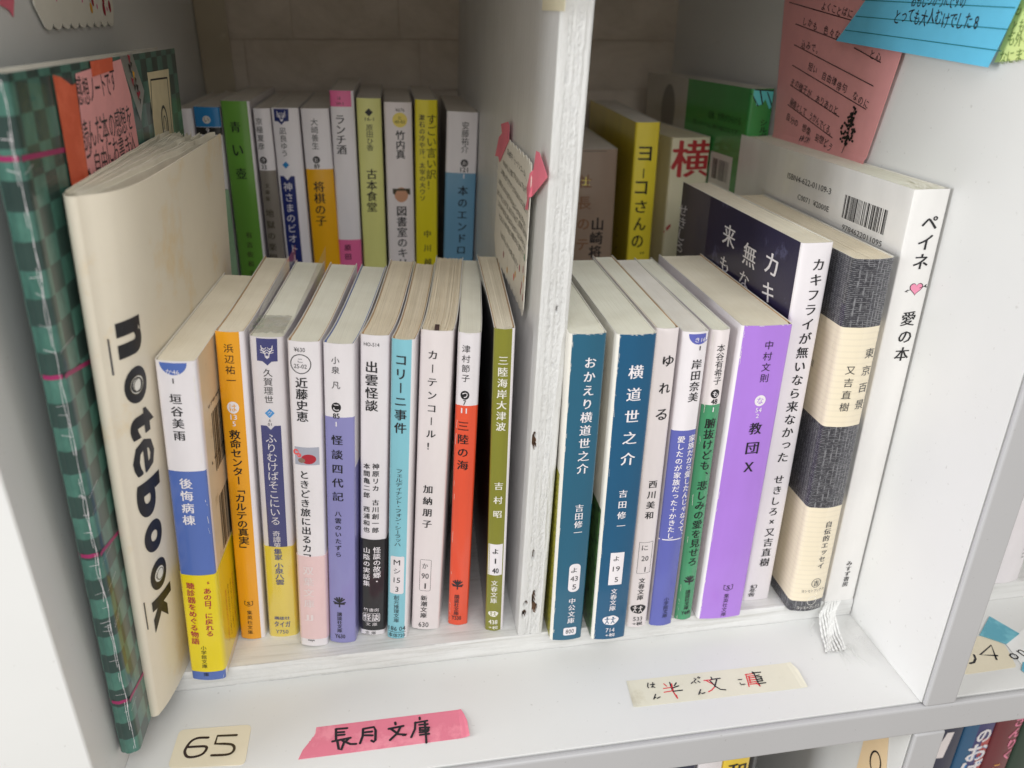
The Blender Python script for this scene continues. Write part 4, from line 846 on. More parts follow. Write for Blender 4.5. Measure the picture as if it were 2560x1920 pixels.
def printing(g, items, parent, k, bands=()):
    rnd = random.Random(k); n = 0
    NM = dict(D='printed_disc', HD='printed_half_disc', B='number_box', P='colour_panel', BAR='barcode', LEAF='publisher_emblem', ANT='publisher_emblem', SH='publisher_emblem', EMB='publisher_emblem', HEART='heart_emblem')
    def bo(face, z):
        for z0, z1 in bands:
            if z0-.5 < z < z1+.3 and (face != 'R'): return .32
        return .32+.0 if face == 'R+' else 0
    for it in items:
        t = it[0]; n += 1; tx = Decal(g.place, g.w); sh = Decal(g.place, g.w)
        if t == 'V':
            _, f, s, a0, z0, a1, z1, size, c, st = it; tx.vtext(s, f[0], a0, z0, a1, z1, size, .17+bo(f, (z0+z1)/2), c, st, rnd)
        elif t == 'H':
            _, f, s, a, z, wd, ht, c, st = it; tx.htext(s, f, a, z, wd, ht, .17+bo(f, z), c, st)
        elif t == 'HR':
            _, f, s, a0, z0, a1, z1, h, c, st = it; tx.hrow(s, f, a0, z0, a1, z1, h, .3, c, st, rnd)
        elif t == 'D':
            _, f, a, z, ra, rz, c, ring = it; sh.ellipse(f, a, z, ra, rz, .06+.006*n+bo(f, z), c, ring)
        elif t == 'HD':
            _, f, a, z, r, c = it; sh.ellipse(f, a, z, r, r, .06, c, a0=math.pi, a1=2*math.pi)
        elif t == 'B':
            _, f, a, z, wd, ht, c, rad, line = it; sh.rbox(f, a, z, wd, ht, .06+.006*n+bo(f, z), c, rad, line)
        elif t == 'P':
            sh.poly(it[1], it[2], .06+.006*n, it[3])
        elif t == 'BAR':
            _, f, a0, a1, z0, z1 = it; x = a0
            while x < a1:
                wd = rnd.choice((.3, .3, .6, .9)); sh.rbox(f, x+wd/2, (z0+z1)/2, wd, z1-z0, .1, 'k'); x += wd+rnd.choice((.3, .3, .6, .9))
        elif t == 'LEAF':
            _, f, a, z, s, c = it; o = .08; s *= 1.5
            sh.rbox(f, a, z-s*.3, s*.1, s*.5, o, c)
            for q, (ang, ln) in enumerate(((90, .5), (62, .5), (35, .5), (8, .5), (118, .5), (145, .5), (172, .5), (-15, .42), (195, .42))):
                dx, dz = math.cos(R(ang)), math.sin(R(ang)); zz = z-s*.12+(-.1*s if abs(ang-90) > 60 else .02*s)
                sh.stroke(f, [(a+dx*s*.08, zz+dz*s*.06), (a+dx*s*ln*.8, zz+dz*s*ln*.75+.05*s)], s*.12, o+.005*q, c)
        elif t == 'ANT':
            _, f, a, z, s, c = it
            for sg in (-1, 1):
                sh.stroke(f, [(a+sg*.1*s, z-s*.38), (a+sg*.14*s, z-s*.1), (a+sg*.3*s, z+s*.1), (a+sg*.36*s, z+s*.42)], s*.06, .12, c)
                for q, (y, l) in enumerate(((-.12, .2), (.04, .22), (.2, .16))):
                    sh.stroke(f, [(a+sg*(.12+.18*max(0, y+.1))*s, z+y*s), (a+sg*(.12+l)*s+sg*.08*s, z+(y-.02)*s+.1*s)], s*.05, .126+.004*q, c)
                    sh.stroke(f, [(a+sg*(.14+.16*max(0, y+.1))*s, z+y*s-.04*s), (a+sg*.02*s+sg*(.12*y)*s, z+(y+.1)*s)], s*.045, .14+.004*q, c)
            sh.poly(f, [(a-.12*s, z-.38*s), (a, z-.5*s), (a+.12*s, z-.38*s), (a, z-.24*s)], .16, c)
        elif t == 'SH':
            _, f, a, z, s, c = it
            sh.stroke(f, [(a-s*.5, z+s*.38), (a-s*.48, z-s*.2), (a, z-s*.42), (a+s*.48, z-s*.2), (a+s*.5, z+s*.38)], s*.07, .1, c); tx.htext('S', f, a, z+s*.05, s*.36, s*.5, .17, c, 'b')
            for sg in (-1, 1): sh.stroke(f, [(a+sg*s*.5, z+s*.38), (a+sg*s*.3, z+s*.34)], s*.06, .106, c)
        elif t == 'EMB':
            _, f, a, z, s, c, c2 = it; s *= 1.35
            sh.poly(f, [(a+s*.5*math.cos(q)*(1+.06*math.sin(q*3)), z+s*.36*math.sin(q)*(1+.08*math.cos(q*5))) for q in [i*.26 for i in range(24)]], .1, c)
            for q, (dx, sgn) in enumerate(((-.22, 1), (.14, -1))):
                sh.ellipse(f, a+dx*s, z+.2*s, .06*s, .06*s, .12, c2)
                for u, pl in enumerate(([(dx, .14), (dx, -.06)], [(dx-.13, .1), (dx, .06), (dx+.13, .12)], [(dx, -.05), (dx-.1, -.24)], [(dx, -.05), (dx+.1, -.22)])):
                    sh.stroke(f, [(a+p*s, z+r2*s) for p, r2 in pl], s*.05, .126+.005*u, c2)
        elif t == 'HEART':
            _, f, a, z, s = it
            def hp(k2): return [(a+k2*s*.5*(16*math.sin(q)**3)/16, z+k2*s*.5*(13*math.cos(q)-5*math.cos(2*q)-2*math.cos(3*q)-math.cos(4*q))/16) for q in [i*.2244 for i in range(28)]]
            sh.poly(f, hp(1.1), .08, 'k'); sh.poly(f, hp(.96), .1, 'heart')
            sh.stroke(f, [(a+s*.3, z+s*.02), (a+s*.78, z+s*.16)], s*.05, .12, 'k'); sh.stroke(f, [(a-s*.45, z-s*.08), (a-s*.85, z-s*.22)], s*.05, .12, 'k')
            for q, (x1, y1, x2, y2) in enumerate(((-.85, -.22, -.66, -.08), (-.85, -.22, -.62, -.26), (.6, .1, .74, .26), (.68, .13, .82, .28), (.66, .12, .84, .04), (.72, .14, .9, .08))):
                sh.stroke(f, [(a+x1*s, z+y1*s), (a+x2*s, z+y2*s)], s*.035, .126+.004*q, 'k')
        tx.build('lettering', parent); sh.build(NM.get(t, 'printed_mark'), parent)
COLS['heart'] = (240, 150, 180)
def film(name, g, parent, mat, off, z0, z1, D, ztopf=None):
    pr = g.profile((), D); zs = [z0, z0+(z1-z0)*.5, z1-6, z1]; mb = MB()
    mb.grid([[g.place(f, a, z+(ztopf(f, a) if ztopf and z == z1 else 0), off) for f, a in pr] for z in zs], sm=True); return mb.build(name, [mat], parent)
PG = dict(cream=(238, 228, 206), warm=(228, 215, 190), cool=(226, 223, 207), white=(238, 232, 222), grey=(206, 198, 188))
def make_book(k, label, group, cat='book', default='w', pages='cream', line=.4, rough=.04, gap=0., inner=None, matf=None, **gk):
    b, items = DATA[k]; rnd = random.Random('p'+k)
    g = Geo(b['w'], b['D'], **gk)
    e = empty('book', label, cat, (b['x'], b['y'], b['z']+max(0, b['w']*math.sin(b['lean']))+.1), (0, b['lean'], -b['yaw']), group)
    regs = [it[1:] for it in items if it[0] == 'G' and True]
    regs = [(f, a0, a1, z0, min(z1, b['H']+1), c) for f, a0, a1, z0, z1, c in regs]
    bands = [(it[2], it[3]) for it in items if it[0] == 'BAND']
    cover('cover', g, b['H'], e, default, regs, matf=matf, inner=jacket('cw'))
    if inner: cover('inner_cover', g, b['H']-.25, e, inner, off=-.45, th=.28, z0=.2, D=b['D']-.6)
    page_block(g, b['H'], b['D'], e, pages_mat('pages_%s_%s' % (pages, line), PG[pages], line), rough, 20+int(b['w']), .42+(.36 if inner else 0), rnd=rnd, gap=gap, ztop=(b['H']-7 if k == 'q4' else None))
    for it in items:
        if it[0] == 'BAND': cover('paper_band', g, it[3], e, it[1], off=.3, th=.25, z0=it[2], D=b['D']*.97)
    printing(g, [it for it in items if it[0] not in ('G', 'BAND')], e, k, bands)
    return e, g
T = 10.65; RZ = 76.0
MEL = melamine(); TRIM = melamine('edge_band_melamine', (.50, .497, .505))
# ------------------------------------------------------------------ wall behind the bookcase
wall_mat = paper_mat('wall_mortar', (190, 172, 150), .9)
wall = MB(); wall.box(-500, 1150, 390, 402, -420, 420); wall_o = wall.build('wall', [wall_mat]); wall_o['kind'] = 'structure'
ST = stone(); rnd = random.Random(5)
def brick_mesh(L, H, seed):
    bm = bmesh.new(); rr = random.Random(seed); nx, nz = 12, 6; V = []
    for i in range(nx+1):
        for j in range(nz+1):
            u, v = i/nx, j/nz; ed = min(u, 1-u)*L/3.5; ez = min(v, 1-v)*H/3.5; k = min(1, ed, ez)
            y = -6.2*(.84+.16*k)-1.6*noise.noise(Vector((u*L*.05+seed*7, v*H*.08, seed)))*k
            V.append((u*L+(rr.uniform(-.5, .5) if 0 < i < nx else 0), y, v*H))
    F = [(i*(nz+1)+j, (i+1)*(nz+1)+j, (i+1)*(nz+1)+j+1, i*(nz+1)+j+1) for i in range(nx) for j in range(nz)]
    return V, F
meshes = []
for q, L in enumerate((72, 118, 146, 92)):
    V, F = brick_mesh(L, 33.1, q+1)
    me = bpy.data.meshes.new('brick'); me.from_pydata([tuple(c*MM for c in v) for v in V], [], F); me.materials.append(ST); me.polygons.foreach_set('use_smooth', [True]*len(F)); meshes.append((L, me))
for row in range(-2, 5):
    z = 190.4+row*33.4; x = -46-rnd.uniform(0, 60)
    if row == 2: x = -10
    while x < 345:
        L, me = rnd.choice(meshes)
        o = bpy.data.objects.new('brick', me); COL.objects.link(o); o.parent = wall_o; o.location = (x*MM, .3896, z*MM); x += L+.25

# ------------------------------------------------------------------ bookcase
case = empty('bookcase', 'white melamine bookcase with open square compartments holding the books', 'bookcase', (0, 0, -352))
class OffP: pass
def cb(name, x0, x1, y0, y1, z0, z1, mat=MEL, bev=.7, **k):
    o = bevel_box(name, x0, x1, y0, y1, z0, z1, mat, None, bev, **k); o.parent = case; o.matrix_parent_inverse = Matrix.Translation(-Vector(case.location)); return o
cb('side_panel', -38.5, -.0, 0, 389, -352, 352)
cb('shelf_board', .05, 686, 3.25, 389, -16.8, 0, bev=.2)
cb('edge_trim', .05, 686, -.2, 3.05, -16.8, -.15, TRIM, bev=1.3, seg=3)
cb('top_board', .05, 686, 0, 389, 335, 352)
cb('bottom_board', .05, 686, 0, 389, -369, -352.05)
for z0, z1 in ((.05, 334.95), (-351.95, -16.9)):
    cb('upright_panel', 335.1, 350.0, 2.4, 389, z0, z1, bev=.2); cb('edge_trim', 335.0, 350.1, -.3, 2.2, z0, z1, TRIM, bev=1.1, seg=3)
cb('side_panel', 686.1, 724, 0, 389, -352, 352)

# ------------------------------------------------------------------ painted plywood insert
ins = empty('plywood_insert', 'white painted rough plywood base with an upright divider standing in the compartment', 'divider', (0, 59, .1))
PWx = paintwood('painted_ply_x', 'x', .9); PWz = paintwood('painted_ply_edge', 'z', .10, True); PWs = paintwood('painted_ply_side', 'z', .28)
def pin(o): o.parent = ins; o.matrix_parent_inverse = Matrix.Translation(-Vector(ins.location)); return o
def rough_strip(name, n, m, fn, mats, par=pin, mf=None):
    mb = MB(); mb.grid([[fn(i/(n-1), j/(m-1)) for j in range(m)] for i in range(n)], sm=True, mf=mf); return par(mb.build(name, mats))
def base_front(u, v):  # u across, v up: rough sawn front edge
    x = .4+334.2*u; z = .15+(T-.25)*v; e = min(v, 1-v)
    y = 59+ .35*noise.noise(Vector((x*.06, z*.9, 3)))+.25*noise.noise(Vector((x*.5, z*2, 8)))+(.5 if e < .02 else 0)
    if v < .02 and (abs(x-44) < 7 or abs(x-72) < 3 or abs(x-250) < 22): z += .7*abs(noise.noise(Vector((x*.7, 2, 2)))); y += .4
    return (x, y, z)
rough_strip('base_front', 260, 12, base_front, [PWx])
b = MB(); b.box(.4, 334.6, 59.6, 386, .12, T-.05); pin(b.build('base_board', [PWx]))
# divider: leans a little to the right
SL = .0428; DW = 11.4; DH = 300
def dvx(z): return 164.9+SL*(z-T)
HOLES = [(1.2, 104, .7, 3.4), (1.7, 101, .6, 1.8), (2.6, 18.5, .8, 1.4), (7.0, 15.0, 1.2, 2.8), (6.2, 21, .7, 4.5), (2.2, 12.5, 1.0, 2.2), (2.6, 289, .9, 5), (6.5, 160, .3, 1.2), (4.6, 45, .5, 2.5)]
def hole(x, z):
    d = 0
    for hx, hz, rx, rz in HOLES:
        q = ((x-hx)/rx)**2+((z-hz)/rz)**2+.5*noise.noise(Vector((x*1.3, z*.8, 4)))
        d = max(d, min(1, max(0, 1.25-q)*2.2))
    return d
def div_front(u, v):
    x = DW*u; z = T+.1+DH*v; hz = z-T
    ply = .42*max(0, math.sin(x*1.35+.5*math.sin(z*.03)+.6))**2 if 1.2 < x < DW-1.6 else 0
    y = 59.0+ply*(.5+.8*noise.noise(Vector((x*.4, z*.03, 1))))+.20*noise.noise(Vector((x*.9, z*.10, 5)))*(1 if x > 3.2 else .45)+(.75*abs(noise.noise(Vector((x*1.5, z*.9, 7))))+.3*abs(noise.noise(Vector((x*3, z*1.7, 2)))) if 3.2 < x < 4.9 or 5.8 < x < 8.7 else .14*noise.noise(Vector((x*1.4, z*.25, 3))))
    y += 2.6*hole(x, hz); e = min(x, DW-x)
    rid = 9.0+.9*math.sin(z*.045)+.5*noise.noise(Vector((0, z*.12, 2)))
    y += -.38*math.exp(-((x-rid)/.35)**2)
    if e < .8: y += (.8-e)**2*.8
    return (dvx(z)+x, y, z)
bare = spotted('bare_brown_ply', (100, 74, 54), (34, 26, 22), .5, 300)
NI, NJ = 40, 520
rough_strip('divider_front_edge', NI, NJ, div_front, [PWz, bare], mf=lambda i, j: 1 if hole(DW*(i+.5)/(NI-1), DH*(j+.5)/(NJ-1)) > .55 else 0)
mb = MB(); zz = [T+.1, T+.1+DH]
A = [[(dvx(z), y, z) for z in zz] for y in (59.5, 386)]; B = [[(dvx(z)+DW, y, z) for z in zz] for y in (59.5, 386)]
mb.grid(A[::-1], sm=False); mb.grid(B, sm=False); mb.grid([[A[0][1], B[0][1]], [A[1][1], B[1][1]]], sm=False); mb.grid([B[1], A[1]], sm=False)
pin(mb.build('divider_panel', [PWs]))
bevel_box('riser_box', 1.5, 162, 250, 385, T, RZ, PWx, None, .5).parent = ins
bpy.data.objects['riser_box'].matrix_parent_inverse = Matrix.Translation(-Vector(ins.location))

# ------------------------------------------------------------------ the books
GL, GR, GB, GC2 = 'paperbacks in the front row left of the divider', 'books in the front row right of the divider', 'paperbacks in the back row left of the divider', 'books in the back row right of the divider'
FL = [
 ('b1', 'white and blue paperback with a yellow paper band, leftmost of the front paperbacks', dict(pages='cream', line=.15, fl=.1, fr=.1)),
 ('b2', 'bright orange-yellow paperback with black title, right of the blue one with the yellow band', dict(line=.25, inner='tan', bend=1.2)),
 ('b3', 'sleeved white paperback with a navy title panel and yellow lower band', dict(pages='cool', line=.3, bend=1.5)),
 ('b4', 'white paperback with a small bowl picture and a pale pink lower band', dict(pages='cool', line=.35, inner='tan', bend=1.5)),
 ('b5', 'lilac paperback with a white top in the left front row, beside the pink-banded one', dict(pages='cool', line=.5, inner='blue1', bend=2.0)),
 ('b6', 'white paperback with a black lower paper band carrying white lettering', dict(pages='warm', line=.8, inner='tan', bend=2.4, rough=.06, gap=.006)),
 ('b7', 'slim pale blue paperback with bold black title and white number box', dict(pages='warm', line=.8, inner='tan', bend=2.2, rough=.14, gap=.008)),
 ('b8', 'pinkish white paperback with a dark ribbon end, ragged page tops and a boxed number', dict(default='pinkw', pages='warm', line=.8, bend=1.6, rough=.3, gap=.008)),
 ('b9', 'red paperback with a white top in the left front row', dict(pages='cool', line=.3, bend=.8, inner='grey_' if 0 else None)),
 ('b10', 'slim olive green paperback with black cover side, nearest the divider on its left', dict(pages='cream', line=.5, inner='tan', bend=.2, gap=.01, fl=1.2, fr=1.2)),
]
FR = [
 ('b11', 'dark teal paperback directly right of the divider, its spine marked 800', dict(default='cw', pages='cool', line=.12)),
 ('b12', 'thick deep blue paperback with white title, second to the right of the divider', dict(default='cw', pages='cool', line=.12)),
 ('b13', 'slim pinkish white paperback with three large title characters, right of the deep blue one', dict(default='pinkw', pages='cool', line=.12, inner='tan')),
 ('b14', 'paperback half white and half violet-blue with a small blue half disc at the spine top', dict(pages='white', line=.1)),
 ('b15', 'slim paperback with greyish white top and green lower spine', dict(default='pinkw', pages='cool', line=.12)),
 ('b16', 'thick bright purple paperback with white cover sides', dict(pages='cream', line=.15, inner='tan')),
 ('b17', 'tall white-spined book with a dark navy cover picture, behind the purple paperback', dict(pages='cream', line=.7, default='w', bulge=.15)),
 ('b18', 'thick book in dark woven cloth print with cream bands and a clear plastic sleeve', dict(pages='warm', line=.8, r=2.6, bulge=1.1, fl=.6, fr=.6, p=1, gap=.01)),
 ('b19', 'tallest white book with a pink heart on its spine, against the right panel', dict(default='w2', pages='cool', line=.4, bulge=.05, r=.6)),
]
BK_ = [
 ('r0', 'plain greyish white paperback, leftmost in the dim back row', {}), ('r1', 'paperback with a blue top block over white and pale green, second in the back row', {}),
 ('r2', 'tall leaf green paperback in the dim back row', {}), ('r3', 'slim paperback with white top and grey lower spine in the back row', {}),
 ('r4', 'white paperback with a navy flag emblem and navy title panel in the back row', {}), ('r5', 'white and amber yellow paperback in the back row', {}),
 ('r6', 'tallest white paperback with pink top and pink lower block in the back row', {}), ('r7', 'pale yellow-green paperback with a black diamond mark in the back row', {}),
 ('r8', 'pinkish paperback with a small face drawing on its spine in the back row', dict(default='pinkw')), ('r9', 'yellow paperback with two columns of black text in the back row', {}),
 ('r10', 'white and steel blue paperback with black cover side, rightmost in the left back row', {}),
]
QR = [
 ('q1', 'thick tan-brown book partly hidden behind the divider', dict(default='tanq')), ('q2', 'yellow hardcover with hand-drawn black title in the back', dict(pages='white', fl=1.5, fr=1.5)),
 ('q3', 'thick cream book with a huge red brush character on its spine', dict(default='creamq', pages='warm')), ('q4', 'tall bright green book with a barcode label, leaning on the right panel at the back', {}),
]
def mf18(k):
    if k in ('weave', 'band', 'plaid'):
        if k not in MATS: MATS[k] = dict(weave=weave, band=bandmat, plaid=plaid)[k]()
        return MATS[k]
    return jacket(k)
BOOKS = {}
MOSS = spotted('grass_photo_print', (150, 146, 50), (52, 60, 26), .5, 700, .35); MOSS2 = spotted('leaf_photo_print', (60, 96, 50), (18, 36, 30), .5, 300, .35)
MATS['jacket_moss'] = MOSS; MATS['jacket_moss2'] = MOSS2
MATS['jacket_night'] = spotted('night_photo_print', (46, 42, 66), (104, 104, 138), .58, 45, .3)
MATS['jacket_creamback'] = spotted('cream_illustrated_print', (206, 190, 162), (176, 158, 128), .6, 120, .35)
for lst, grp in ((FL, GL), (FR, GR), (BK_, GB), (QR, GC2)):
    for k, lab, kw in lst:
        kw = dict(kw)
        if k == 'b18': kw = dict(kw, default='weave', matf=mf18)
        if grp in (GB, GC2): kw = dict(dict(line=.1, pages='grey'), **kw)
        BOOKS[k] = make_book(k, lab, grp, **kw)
FILM = clear_film('clear_sleeve_film', .045, rough=.06); FILM2 = clear_film('crumpled_film', .2, rough=.2)
for k, n_ in (('b11', 1.3), ('b12', 1.4), ('b16', 1.2), ('b1', 13.2), ('b15', .9), ('b9', .8)):
    e, g = BOOKS[k]; d = Decal(g.place); rr = random.Random(k); H_ = DATA[k][0]['H']
    for i in range(26):
        z = rr.uniform(H_-16, H_-.3) if i < 14 else (rr.uniform(1, 14) if i < 18 else rr.uniform(10, H_-10)); L = rr.uniform(.4, 2.2 if i < 18 else 6)
        d.stroke('S', [(n_+rr.uniform(-.35, .25), z), (n_+rr.uniform(-.35, .25), max(.2, z-L))], rr.uniform(.05, .14), .19+.003*i, 'cw', caps=False)
    for i in range(8): a = rr.uniform(.8, g.w-.8); d.stroke('S', [(a, H_-.05), (min(g.w-.3, a+rr.uniform(.3, 1.4)), H_-rr.uniform(.05, .35))], rr.uniform(.1, .2), .19+.003*i, 'cw', caps=False)
    d.build('worn_edge', e)
e, g = BOOKS['b18']; film('clear_sleeve', g, e, FILM, .9, -1.2, 178.2, 128)
e, g = BOOKS['b3']; film('clear_sleeve', g, e, clear_film('thin_sleeve_film', .13, rough=.15), .55, -1.0, 149.5, 106, lambda f, a: (5.5*min(1, a/50)+1.2*math.sin(a*.25) if f != 'S' else 1.5+.8*math.sin(a*1.1)))
# crumple of film across the page tops of the sleeved paperback
mb = MB(); P = []
for i in range(14):
    u = i/13; row = []
    for j in range(9):
        v = j/8; row.append((13*v, .8+20*u, 149.3+.9*abs(noise.noise(Vector((u*5, v*4, 1))))*2*(1-u*.6)+.25))
    P.append(row)
mb.grid(P); mb.build('film_flap', [FILM2], e)
# dark ribbon end on the ragged paperback
e, g = BOOKS['b8']; mb = MB()
mb.grid([[(5.4+1.8*v, 5.5-5.6*u, 150.0+1.4*math.sin(u*3.1)) for v in (0, .5, 1)] for u in [i/8 for i in range(9)]]); mb.build('ribbon_end', [paper_mat('dark_ribbon', (60, 42, 38))], e)
# thick hard boards of the tall white book: worn head of the spine
e, g = BOOKS['b19']; mb = MB(); rr = random.Random(3)
for i in range(26):
    x = rr.uniform(1, 13.5); y = rr.uniform(.4, 14); a = rr.uniform(-.6, .6); L = rr.uniform(2, 6); z = 201.4+rr.uniform(0, .5); wd = rr.uniform(.25, .6)
    mb.quad((x, y, z), (x+L*math.sin(a), y+L*math.cos(a), z+.3), (x+L*math.sin(a)+wd, y+L*math.cos(a), z+.35), (x+wd, y, z+.05))
mb.build('torn_lining', [paper_mat('torn_paper', (222, 218, 205))], e)

# ------------------------------------------------------------------ green album and cream notebook at the left
bg_, _it = DATA['g1']; gg = Geo(bg_['w'], bg_['D'], r=2.2, bulge=.6, fl=.0, fr=.6)
ge = empty('notebook', 'large dark green checked album with worn spine against the left panel', 'notebook', (bg_['x'], bg_['y'], bg_['z']+.5), (0, bg_['lean'], -bg_['yaw']))
cover('cover', gg, 247, ge, 'plaid', matf=mf18, th=.6, inner=jacket('cw')); page_block(gg, 247, 182, ge, pages_mat('pages_album', (226, 224, 214), .8), .5, 16, .8, gap=.03, rnd=random.Random(2), ztop=244.5, wave=.8)
def Rg(off): return lambda pts: [gg.place('R', y, z, off) for y, z in pts]
def sheet(name, pts, off, mat, parent, geo, face='R', label=None, th=.12):
    n = len(pts); A = [geo.place(face, y, z, off+th) for y, z in pts]; B = [geo.place(face, y, z, off) for y, z in pts]
    t = tessellate_polygon([[Vector((p[0], p[1], 0)) for p in pts]])
    F = [tuple(q) for q in t]+[(i, (i+1) % n, n+(i+1) % n, n+i) for i in range(n)]
    return mesh_obj(name, A+B, F, [mat], None, parent, False, label)
OTAPE = spotted('orange_washi', (206, 92, 62), (214, 104, 74), .5, 60); NOTE = paper_mat('pink_note_paper', (226, 158, 158), .8)
sheet('clear_sticker', G_CLEAR, .1, clear_film('bunting_sticker', .35, rough=.4), ge, gg, label='clear sticker printed with a string of bunting')
sheet('note', G_NOTE, .3, NOTE, ge, gg, label='pink handwritten note'); sheet('tape', G_TAPE, .5, OTAPE, ge, gg, label='long orange tape strip'); sheet('tape', G_TAPE2, .55, OTAPE, ge, gg, label='short orange tape at the top')
sheet('card', G_CARD, .15, paper_mat('cream_card', (206, 194, 160)), ge, gg, label='cream card with a drawn ring')
d = Decal(gg.place); rr = random.Random(9)
for it in _it: d.hrow(it[2], 'R', it[3], it[4], it[5], it[6], it[7], .5, 'dk', 'g', rr)
c = G_CARD2
for q in range(3): d.stroke('R', [c[(q+3) % 4], c[(q+4) % 4]] if q < 3 else [], .7, .34+.01*q, 'k')
d.ellipse('R', 148.5, 217.5, 5.2, 7.5, .36, 'k', ring=1.3); d.ellipse('R', 148.5, 216.5, 2.4, 4.2, .36, 'k', ring=.7)
for q, (y, z) in enumerate(G_FLAGS): d.poly('R', [(y-1.6, z+1.5), (y+1.6, z+.8), (y+.2, z-2)], .3, ('maroon', 'k', 'amber', 'maroon', 'k', 'maroon')[q]); d.poly('R', [(y+1, z-1), (y+3, z-1.8), (y+1.4, z-3.8)], .31, ('k', 'teal', 'k', 'k', 'maroon', 'k')[q])
d.build('lettering', ge)
d = Decal(gg.place, gg.w)
COLS['magenta'] = (150, 38, 92)
for (z0, z1) in ((225.3, 223.3), (160.5, 155), (94, 88), (26.8, 21)):
    d.rbox('S', gg.w/2, z0, gg.w, 1.5, .12, 'magenta'); d.stroke('R', [(.0, z0), (2.2, z0), (30, z1), (60, z1-4)], 1.5, .13, 'magenta', caps=False)
d.rbox('R', 33, 120, 2.0, 240, .14, 'magenta'); d.build('printed_line', ge)
d = Decal(gg.place, gg.w); rr = random.Random(4); x = gg.w-.7; pl = []; pl2 = []
for i in range(170):
    z = 2+i*1.44; pl.append((x-.0+.5*noise.noise(Vector((0, z*.09, 1)))-.5, z)); pl2.append((x-1.1+.6*noise.noise(Vector((4, z*.12, 1))), z))
for i in range(169):
    wd = .08+.3*abs(noise.noise(Vector((3, i*.3, 0)))); d.stroke('S', [pl[i], pl[i+1]], wd, .16, 'w', caps=False)
    if noise.noise(Vector((9, i*.12, 0))) > -.05: d.stroke('S', [pl2[i], pl2[i+1]], .11, .17, 'w', caps=False)
for i in range(26):
    z = rr.uniform(8, 238); d.stroke('S', [(x-.4, z), (x-1.6-rr.random()*2, z+rr.uniform(-.5, 1.6))], rr.uniform(.07, .2), .18, 'w', caps=False)
    if i % 3 == 0: d.stroke('R', [(.0, z), (3, z+.6), (rr.uniform(5, 12), z+rr.uniform(1, 3))], rr.uniform(.07, .18), .15, 'w', caps=False)
d.build('worn_crease', ge)

bc, _ = DATA['c1']; gc = Geo(bc['w'], bc['D'], r=2.1, bulge=.0, fl=19.5, fr=.0, p=1.0)
_gp = gc.place
def lens(f, a, z, off):
    x, y, zz = _gp(f, a, z, off)
    if f[0] == 'S': return (x, y, zz)
    t = max(0, a-2)/140; k = (1-math.exp(-t/.07))*(1-t)*1.25
    return (x+((2.2+6.8*z/212)*k if f[0] == 'R' else -1.5*k*z/212), y, zz)
gc.place = lens
_pf = gc.profile
gc.profile = lambda extra=(), D=None: _pf(tuple(extra)+tuple(('L', v) for v in range(4, 136, 3))+tuple(('R', v) for v in range(4, 136, 3)), D)
CN = spotted('aged_cream_cover', (230, 221, 202), (214, 196, 162), .55, 26, .55)
ce = empty('notebook', 'thick cream stapled notebook fanned open, standing between the album and the paperbacks', 'notebook', (bc['x'], bc['y'], bc['z']+.6), (0, bc['lean'], -bc['yaw']))
def ctop(f, a, z):  # rounded outer corners
    if z < 1: return z+ (max(0, 9-(bc['D']-a))**2*.12 if f != 'S' else 0)
    return z
cover('cover', gc, 212, ce, 'x', matf=lambda k: CN, th=.5, topf=ctop, zx=range(5, 211, 5))
CP = paper_mat('pages_fanned', (228, 222, 206), .8, .05); mb = MB(); rr = random.Random(8); NS = 38
for i in range(NS):
    t = (i+.5)/NS; P = []; D = 136+rr.uniform(-2.5, 2); hz = 211.0+1.3*math.sin(t*44+1)+rr.uniform(-.9, .9); ph = rr.uniform(-.4, .4); amp = rr.uniform(.3, 1.3)
    for j in range(30):
        y = 2.5+(D-2.5)*j/29; xl = gc.place('L', y, 0, -.7)[0]; xr = gc.place('R', y, 0, -.8)[0]; k = (y/D)**2
        s = t+.016*math.sin(t*44)*k+.040*math.sin(y*.15+t*7+ph*2.5)*k*amp+.020*math.sin(y*.42+ph*6)*k
        s = min(.985, max(.015, s)); x = xl+(xr-xl)*s; P.append((x, y, k))
    th = .10+.05*rr.random(); tp = [(x, y, hz+.5*math.sin(y*.21+t*6)*k) for x, y, k in P]
    mb.grid([[(x-th, y, 1.5) for x, y, k in P], [(x-th, y, z) for x, y, z in tp], [(x+th, y, z) for x, y, z in tp], [(x+th, y, 1.5) for x, y, k in P]], sm=False)
mb.build('pages', [CP], ce)
d = Decal(gc.place)
SZ = dict(n=(13.5, 14), o=(13.5, 14), t=(12, 15), e=(13.0, 14), b=(15.5, 18), k=(15, 17))
